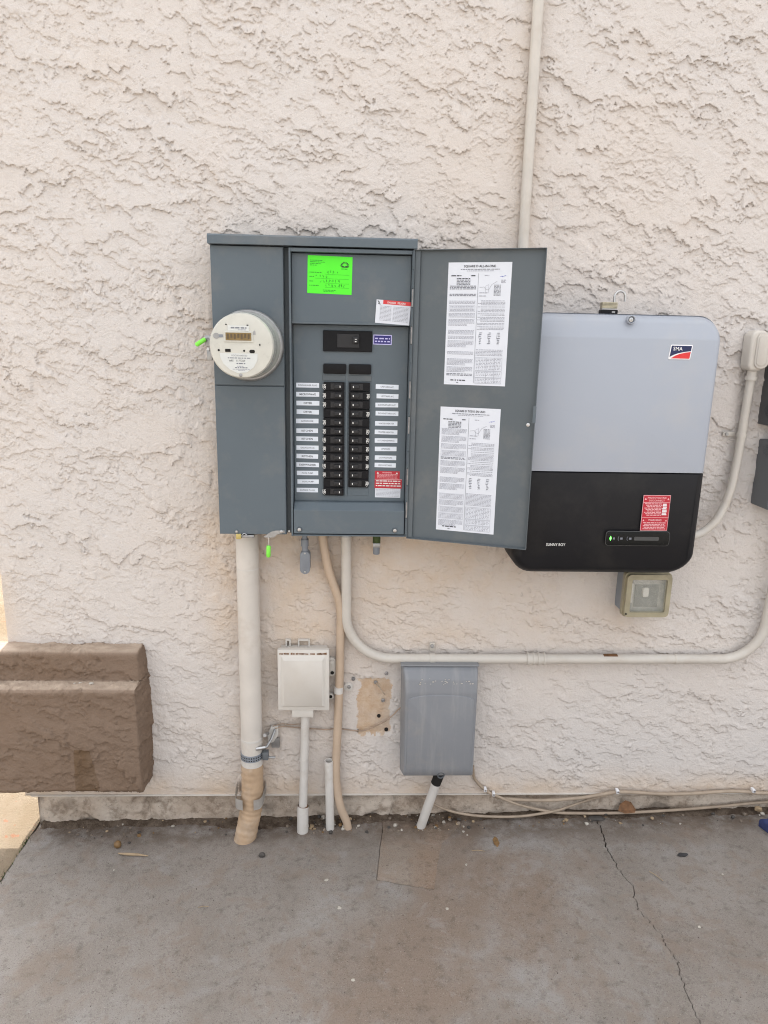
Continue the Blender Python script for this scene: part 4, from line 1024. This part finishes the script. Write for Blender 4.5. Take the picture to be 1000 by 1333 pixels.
t = pipe('cable_conduit', 'slim tan pipe bending down from the panel beside the cream box', 'conduit', (-.04, -.03, 0))
b = MB(); b.tube(smooth_path([(-.105, -.035, 1.077), (-.103, -.033, 1.034), (-.086, -.028, .935), (-.058, -.026, .85), (-.047, -.025, .79), (-.048, -.024, .65), (-.050, -.024, .516), (-.055, -.024, .36), (-.059, -.026, .23), (-.055, -.028, .15), (-.042, -.030, .080), (-.022, -.030, .025), (-.014, -.03, -.02)], 6), .0138, 'tan', 16); b.build('tube', t)
b = MB(); b.tube([(-.0515, -.024, .531), (-.052, -.024, .509)], .0155, 'pvc', 16); b.prism(rrect(-.036, -.006, .507, .534, .012, 5), front(-.002), 0, .006, 'pvc', .001); b.lathe([(.006, 0), (.006, .004), (.003, .005), (.0001, .005)], (-.018, -.008, .522), AX, 'galv', 12); b.build('strap', t)

t = pipe('branch_conduit', 'long pale conduit sweeping from the panel along the wall to the right', 'conduit', (.6, -.03, .60))
ys = -.0295; r_ = .0158
path = [(-.031, -.045, 1.072), (-.030, -.038, .95), (-.029, ys, .86)]+arc((.121, .784), .150, pi, 1.5*pi, ys, 14)+[(.4, ys, .634), (.8, ys, .635), (1.21, ys, .636)]+arc((1.212, .769), .133, 1.5*pi, 2*pi, ys, 14)+[(1.345, ys-.015, .95), (1.345, -.05, 1.165)]
b = MB(); b.tube(path, r_, 'emt', 20); b.build('tube', t)
b = MB(); b.cyl((-.031, -.045, 1.050), (-.031, -.045, 1.077), .0205, 'galv', 14); b.build('box_connector', t)
b = MB(); b.cyl((.562, ys, .6345), (.624, ys, .6345), .0183, 'emt', 20)
for x in (.566, .585, .601, .620): b.tube([(x-.003, ys, .6345), (x+.003, ys, .6345)], .0205, 'emt', 20)
b.build('coupling', t)
b = MB(); b.cyl((1.054, ys, .6355), (1.062, ys, .6355), .0174, 'emt', 20); b.build('coupling', t)
def hstrap(b, x, z, up=.030, y0=-.002):
    b.tube([(x-.0085, ys, z), (x+.0085, ys, z)], r_+.0022, 'emt', 20); b.box(x-.0085, x+.0085, y0-.006, y0, z+r_, z+r_+up, 'emt', .001)
    b.lathe([(.0065, 0), (.006, .004), (.0001, .005)], (x, y0-.006, z+r_+up*.62), AX, 'galv', 12)
b = MB(); hstrap(b, .253, .634); b.build('strap', t)
b = MB(); b.tube([(.815, ys, .6354), (.835, ys, .6354), (.862, ys, .6354)], .0161, 'rust', 20, False); 
for v in b.bm.verts:
    if v.co.z < .645: v.co.y += .004; v.co.z = max(v.co.z, .640)
b.build('rust_mark', t)

t = pipe('inverter_conduit', 'pale conduit with elbow fitting that bends into the right side of the inverter', 'conduit', (1.10, -.04, 1.07))
b = MB(); b.tube(smooth_path([(1.180, -.034, 1.585), (1.179, -.032, 1.50), (1.177, -.030, 1.40), (1.172, -.032, 1.29), (1.158, -.040, 1.20), (1.126, -.052, 1.125), (1.080, -.064, 1.082), (1.03, -.075, 1.066), (.975, -.085, 1.062)], 6), .0128, 'emt', 18); b.build('tube', t)
b = MB(); b.tube([(1.1795, -.034, 1.545), (1.180, -.034, 1.556)], .0172, 'emt', 18); b.tube([(1.1795, -.034, 1.556), (1.180, -.034, 1.576)], .0145, 'emt', 18); b.build('compression_nut', t)
f = front(-.012); b = MB(); b.prism(rrect(1.152, 1.204, 1.572, 1.690, .020, 6), f, 0, .045, 'emt', .008, 3); bd = b.build('elbow_fitting', t)
b = MB(); f2 = Frame((1.186, -.045, 0), (.93, -.37, 0), (0, 0, 1)); b.prism(rrect(-.012, .026, 1.580, 1.684, .0185, 8), f2, -.012, .022, 'emt', .002); b.prism(rrect(-.007, .020, 1.588, 1.676, .013, 8), f2, .022, .025, 'emt', .002); b.build('fitting_cover', t)
b = MB(); b.tube([(1.1765, -.030, 1.373), (1.1765, -.030, 1.385)], .0150, 'emt', 18); b.box(1.128, 1.166, -.012, -.004, 1.372, 1.387, 'emt', .002); b.cyl((1.138, -.012, 1.3795), (1.138, -.017, 1.3795), .005, 'galv', 10); b.build('strap', t)

# ------------------------------------------------------------------ cream junction box with its own conduit
t = thing('junction_box', 'cream plastic junction box with raised lid between the thick pipe and slim tan pipe', 'junction box', (-.165, 0, .436))
f = front(0)
b = MB(); b.box(-.241, -.088, -.045, -.0, .470, .668, 'white_box', .004); b.build('back', t)
b = MB(); b.prism(rrect(-.2465, -.0815, .464, .676, .003, 3), f, .042, .060, 'white_box', .003)
V = []
o_ = rrect(-.236, -.093, .476, .656, .002, 2); i_ = rrect(-.226, -.103, .486, .644, .002, 2)
ins = [(o_, .0595), (i_, .070)]
k = len(o_); vs_ = [f.p(u, v, n) for L_, n in ins for u, v in L_]; b.faces(vs_, [(i, (i+1) % k, k+(i+1) % k, k+i) for i in range(k)]+[tuple(range(k, 2*k))], 'white_box')
lid = b.build('lid', t)
b = MB(); b.prism(rrect(-.203, -.133, .436, .466, .002, 2), f, .010, .056, 'white_box', .002); b.build('spout', t)
b = MB(); q = random.Random(31); u = -.240
while u < -.092:
    w = q.uniform(.004, .018); b.poly([(u, .6600+q.uniform(0, .0015)), (u+w, .6600), (u+w, .6640+q.uniform(0, .0040)), (u, .6645)], f, .0604, 'rust'); u += w*q.uniform(.8, 1.5)
b.build('rust_mark', lid)
b = MB()
for (u0, u1) in ((-.225, -.208), (-.185, -.146)):
    b.box(u0, u0+.005, -.016, -.004, .668, .692, 'white_box', .001); b.box(u1-.005, u1, -.016, -.004, .668, .692, 'white_box', .001); b.box(u0+.005, u1-.005, -.015, -.005, .6865, .692, 'white_box', .001)
b.build('top_clip', t)
b = MB(); b.prism(rrect(-.089, -.062, .566, .630, .011, 5), f, .006, .020, 'white_box', .002); b.cyl((-.074, -.018, .617), (-.074, -.026, .617), .007, 'white_box', 12); b.cyl((-.073, -.018, .578), (-.073, -.0212, .578), .006, 'rust_hole', 12); b.build('side_lug', t)
b = MB(); b.prism(rrect(-.090, -.067, .480, .502, .010, 5), f, .006, .018, 'white_box', .002); b.cyl((-.078, -.016, .491), (-.078, -.0192, .491), .0055, 'rust_hole', 12); b.build('side_lug', t)
t = pipe('junction_conduit', 'pale pipe dropping from the cream junction box into a wider sleeve', 'conduit', (-.17, -.04, 0))
b = MB(); b.tube([(-.161, -.033, .440), (-.162, -.033, .38), (-.167, -.034, .20), (-.171, -.038, .075)], .0142, 'pvc', 16); b.build('tube', t)
b = MB(); b.tube([(-.166, -.0335, .272), (-.1665, -.0335, .262)], .0152, 'pvc', 16); b.build('joint_mark', t)
b = MB(); b.tube([(-.1695, -.037, .094), (-.171, -.039, .080), (-.172, -.041, -.01)], .0195, 'pvc', 18, False); b.tube([(-.1695, -.037, .094), (-.170, -.0375, .085)], .0165, 'rust', 18, True); b.build('sleeve', t)
t = pipe('pipe_stub', 'short open white pipe stub standing at the wall foot', 'pipe', (-.08, -.03, 0))
b = MB(); b.tube([(-.083, -.031, .262), (-.080, -.031, .13), (-.078, -.031, -.02)], .0148, 'pvc', 18, False)
b.tube([(-.083, -.031, .262), (-.083, -.031, .22)], .0125, 'pvc', 18, False); b.lathe([(.0148, 0), (.0125, 0)], (-.083, -.031, .262), (0, 0, 1), 'pvc', 18)
b.lathe([(.0126, -.03), (.0001, -.03)], (-.083, -.031, .262), (0, 0, 1), 'rust_hole', 18); b.build('tube', t)

# ------------------------------------------------------------------ grey telephone interface box and the stub below it
t = thing('utility_box', 'weathered grey plastic utility box low on the wall below the horizontal conduit', 'utility box', (.277, 0, .235))
b = MB()
b.box(.166, .392, -.045, -.0, .250, .610, 'nid', .004); b.build('back', t)
b = MB(); hx0, hx1 = .1500, .4000
pr = [(-.044, .2385), (-.088, .2405), (-.096, .262), (-.096, .545), (-.088, .588), (-.074, .613), (-.060, .622), (-.030, .624), (-.030, .600), (-.044, .600)]
k = len(pr); vs_ = [(x+(.004 if z < .3 and x < .2 else 0), y, z) for x in (hx0, hx1) for y, z in pr]
vs_ = [(x+(.013 if x < .25 else -.006)*max(0, (-y-.044)/.052), y, z) for x, y, z in vs_]
V, F = b.faces(vs_, [tuple(range(k)), tuple(range(k, 2*k))]+[(i, (i+1) % k, k+(i+1) % k, k+i) for i in range(k)], 'nid_lid')
b._bev(F, .005, 3, 'nid_lid')
for fc in b.bm.faces: fc.smooth = True
lid = b.build('lid', t, ang=28)
b = MB(); ar = [(.172, .268), (.386, .268), (.386, .520)]+[(.279+.107*cos(pi*i/12), .520+.020*sin(pi*i/12)) for i in range(1, 12)]+[(.172, .520)]
b.prism(ar, front(-.0955), 0, .0030, 'nid_lid', .0022, 3); b.build('raised_panel', lid)
b = MB(); b.box(hx0-.002, hx1+.002, -.066, -.01, .6225, .628, 'nid', .002); b.build('top_rail', t)
b = MB(); b.lathe([(.0125, -.01), (.0125, .006), (.0095, .006), (.0095, -.004), (.0001, -.004)], (.289, -.087, .246), (0, -.9, -.1), 'box_grey', 20); b.lathe([(.0093, 0), (.0001, 0)], (.289, -.0880, .246), (0, -.9, -.1), 'rust_hole', 20); b.build('cable_port', t)
b = MB(); q = random.Random(4)
for i in range(26):
    x = q.gauss(.277, .06); z = q.gauss(.582, .006)
    if .17 < x < .385:
        yy = -.0894-(.588-z)*.2 ; r = q.uniform(.0012, .0035); fr = Frame((x, yy+.0005, z), (1, 0, 0), (0, -.2, 1)); b.poly(rrect(-r, r, -r*.7, r*.7, r*.65, 2), fr, .0012, 'pvc')
b.build('paint_speck', lid)
t = pipe('pipe_stub', 'slanted cream pipe stub rising from the slab under the grey utility box', 'pipe', (.24, -.05, 0))
b = MB(); b.tube([(.232, -.030, -.01), (.258, -.042, .10), (.284, -.052, .205)], .0158, 'pvc', 18); b.build('tube', t)
b = MB(); b.tube([(.279, -.050, .188), (.289, -.055, .226)], .0172, 'rust_hole', 18); b.build('rubber_sleeve', t)

# ------------------------------------------------------------------ wires and cables
def cable(name, label, pts, r, m, n=8):
    b = MB(); b.tube(smooth_path(pts, 6), r, m, n); return tag(b.build(name), label, 'wire' if 'wire' in name else 'cable')
cable('ground_wire', 'thin bare wire running from the ground clamp across the wall to the grey box', [(-.262, -.024, .378), (-.234, -.013, .379), (-.20, -.011, .374), (-.131, -.012, .369), (-.09, -.011, .366), (-.054, -.008, .368), (.013, -.010, .360), (.045, -.011, .366), (.075, -.012, .381), (.105, -.012, .398), (.131, -.011, .421), (.152, -.013, .446), (.172, -.018, .46)], .0023, 'wire')
cable('telephone_wire', 'second thin wire above the ground wire beside the clamp', [(-.270, -.022, .385), (-.24, -.012, .388), (-.215, -.011, .384), (-.19, -.011, .386), (-.150, -.012, .388)], .0016, 'wire')
cable('loose_wire', 'short stiff wire poking from the bare patch of wall', [(.070, -.004, .536), (.080, -.018, .530), (.092, -.022, .513), (.100, -.020, .500)], .0022, 'cable')
cable('cable', 'tan cable curving from under the grey box and along the slab edge to the right', [(.405, -.030, .240), (.418, -.012, .178), (.461, -.012, .130), (.512, -.006, .100), (.596, .000, .062), (.707, .0, .036), (.80, .0, .031), (.928, .0, .031), (1.06, .0, .037), (1.204, .004, .044), (1.34, .006, .055), (1.48, .006, .069), (1.9, .006, .09)], .0052, 'cable', 10)
cable('cable', 'tan cable sagging from behind the slanted stub to the dirt', [(.240, .004, .095), (.256, -.006, .090), (.309, -.010, .062), (.36, -.012, .045), (.405, -.012, .036), (.45, -.012, .030), (.514, -.012, .027), (.57, -.010, .026), (.623, -.008, .030), (.704, -.004, .042), (.760, -.004, .062), (.810, -.006, .084), (.860, -.012, .106), (.915, -.016, .126)], .0045, 'cable', 10)
cable('cable', 'tan cable clipped along the lower lip of the stucco to the right', [(.50, .006, .094), (.564, .000, .088), (.63, -.004, .087), (.700, -.006, .089), (.76, -.010, .097), (.808, -.014, .105), (.86, -.016, .117), (.915, -.017, .1275), (.98, -.016, .125), (1.052, -.015, .119), (1.12, -.015, .117), (1.190, -.015, .119), (1.26, -.015, .124), (1.327, -.016, .128), (1.40, -.016, .124), (1.466, -.016, .120), (1.9, -.016, .122)], .0062, 'cable', 10)
for (x, y, z, lab) in ((.455, -.018, .137, 'white cable clip on the stucco lip nearest the grey box'), (.486, -.014, .117, 'white cable clip just right of the first one near the grey box'), (.917, -.022, .131, 'white cable clip where two cables meet, right of the grey box'), (1.400, -.021, .131, 'white cable clip on the cable at the far right')):
    b = MB(); b.box(x-.005, x+.005, y-.006, y+.012, z-.004, z+.009, 'logo_white', .002); b.cyl((x, y-.006, z+.004), (x, y-.009, z+.004), .003, 'steel', 8); tag(b.build('cable_clip'), lab, 'clip')

# ------------------------------------------------------------------ litter on the slab
b = MB(); b.blob((-.779, -.101, GZ(-.78)+.010), (.012, .012, .013), 'stone_brown', 2, .08, 2); tag(b.build('seed_pod'), 'round brown seed pod on the slab in front of the brown block', 'seed pod')
b = MB(); b.blob((-.745, -.086, GZ(-.74)+.004), (.006, .004, .004), 'stone_dark', 4, .2, 1); tag(b.build('pebble'), 'tiny dark brown pebble beside the seed pod', 'pebble')
b = MB(); b.tube([(-.765, -.136, GZ(-.76)+.004), (-.735, -.143, GZ(-.73)+.006), (-.700, -.145, GZ(-.70)+.005), (-.665, -.150, GZ(-.66)+.003)], .004, 'twig', 8, True, [.002, .0045, .004, .0015]); tag(b.build('twig'), 'short dry twig on the slab in front of the brown block', 'twig')
b = MB(); b.blob((-.295, -.160, GZ(-.3)+.006), (.011, .009, .008), 'stone_dark', 6, .15, 2); tag(b.build('pebble'), 'dark rounded pebble in front of the thick cream pipe', 'pebble')
b = MB(); b.faces([(.935, -.004, .044), (.955, -.016, .040), (.992, -.012, .041), (1.000, .0, .044), (.985, .012, .066), (.965, .014, .072), (.945, .010, .060)], [(0, 1, 2, 3), (0, 3, 4, 6), (6, 4, 5)], 'leaf'); tag(b.build('dry_leaf'), 'rust brown dry leaf leaning on the wall foot behind the cable', 'leaf')
b = MB(); b.blob((1.44, -.004, GZ(1.44)+.022), (.014, .012, .012), 'twig', 8, .15, 1); tag(b.build('stone'), 'tan stone at the wall foot near the right edge', 'stone')
b = MB(); b.blob((1.081, -.199, GZ(1.08)+.002), (.018, .008, .003), 'tar', 9, .3, 2); tag(b.build('scrap'), 'flat dark scrap lying right of the long crack', 'scrap')
b = MB(); b.blob((.855, -.012, GZ(.85)+.004), (.030, .014, .005), 'stone_dark', 19, .2, 2); tag(b.build('scrap'), 'dark flat scrap where the long crack meets the wall', 'scrap')
b = MB(); b.blob((.482, -.117, GZ(.48)+.0015), (.010, .024, .002), 'stone_brown', 29, .25, 2); tag(b.build('scrap'), 'brown smear of mud on the slab right of the repair', 'scrap')
b = MB(); vs_ = [(1.408, -.066), (1.50, -.060), (1.52, -.16), (1.432, -.140)]
b.prism([(x, y) for x, y in vs_], Frame((0, 0, 0), (1, 0, 0), (0, 1, 0)), .026, .060, 'blue', .012, 3); tag(b.build('blue_pad'), 'corner of a blue padded thing at the right edge of the slab', 'pad')
q = random.Random(44)
for (x, y, r, w_) in ((-.080, -.271, .0068, 'round pale fleck on the slab in front of the white pipe stub'), (-.037, -.385, .0068, 'round pale fleck on the slab, farther out below the white stub'),
                      (.379, -.062, .005, 'pale fleck beside the top right corner of the square repair'), (.390, -.080, .004, 'smaller fleck just below another at the repair corner'),
                      (.366, -.219, .0045, 'pale fleck on the slab right of the square repair'), (.282, -.398, .005, 'pale fleck on the slab below the square repair'),
                      (1.169, -.288, .0035, 'tiny fleck on the slab right of the crack, near the right edge'), (.999, -.489, .0042, 'pale fleck on the slab low down, right of the crack'),
                      (-.375, -.258, .0022, 'tiny pale fleck on the slab below the thick tape wrapped pipe'), (-.756, -.207, .0026, 'tiny pale fleck on the slab below the twig'), (.006, -.630, .005, 'pale fleck near the bottom edge of the picture')):
    b = MB(); k = 9; pts = [(x+r*q.uniform(.6, 1.2)*cos(2*pi*i/k), y+r*q.uniform(.6, 1.2)*sin(2*pi*i/k)) for i in range(k)]
    z = GZ(x)+.0005; b.prism(pts, Frame((0, 0, 0), (1, 0, 0), (0, 1, 0)), z-.001, z+.0010, 'chip', .0003, 1); tag(b.build('paint_fleck'), w_, 'paint fleck', 'pale flecks on the slab')
for (x, y, a, L_, w_) in ((.415, -.160, -.1, .045, 'thin dry straw on the slab right of the square repair'), (-.44, -.37, .1, .03, 'thin dry straw on the left half of the slab'), (.955, -.29, -1.0, .05, 'thin slanting straw on the slab right of the crack')):
    b = MB(); d = Vector((cos(a), sin(a), 0))*L_/2; c = Vector((x, y, GZ(x)+.0022)); b.tube([c-d, c+Vector((0, .002, .001)), c+d], .0010, 'twig', 6); tag(b.build('straw'), w_, 'straw', 'dry straws on the slab')
b = MB(); q = random.Random(70)
for i in range(70):
    y = q.uniform(-.26, -.02); x = -1.093+q.uniform(-.008, .008); h = q.uniform(.006, .018); a = q.uniform(0, 6.28)
    b.faces([(x-.002*cos(a), y-.002*sin(a), -.03), (x+.002*cos(a), y+.002*sin(a), -.03), (x+q.uniform(-.006, .006), y+q.uniform(-.006, .006), -.028+h)], [(0, 1, 2)], 'moss')
o = b.build('moss'); o['kind'] = 'stuff'; o['label'] = 'sparse green moss in the joint left of the slab'
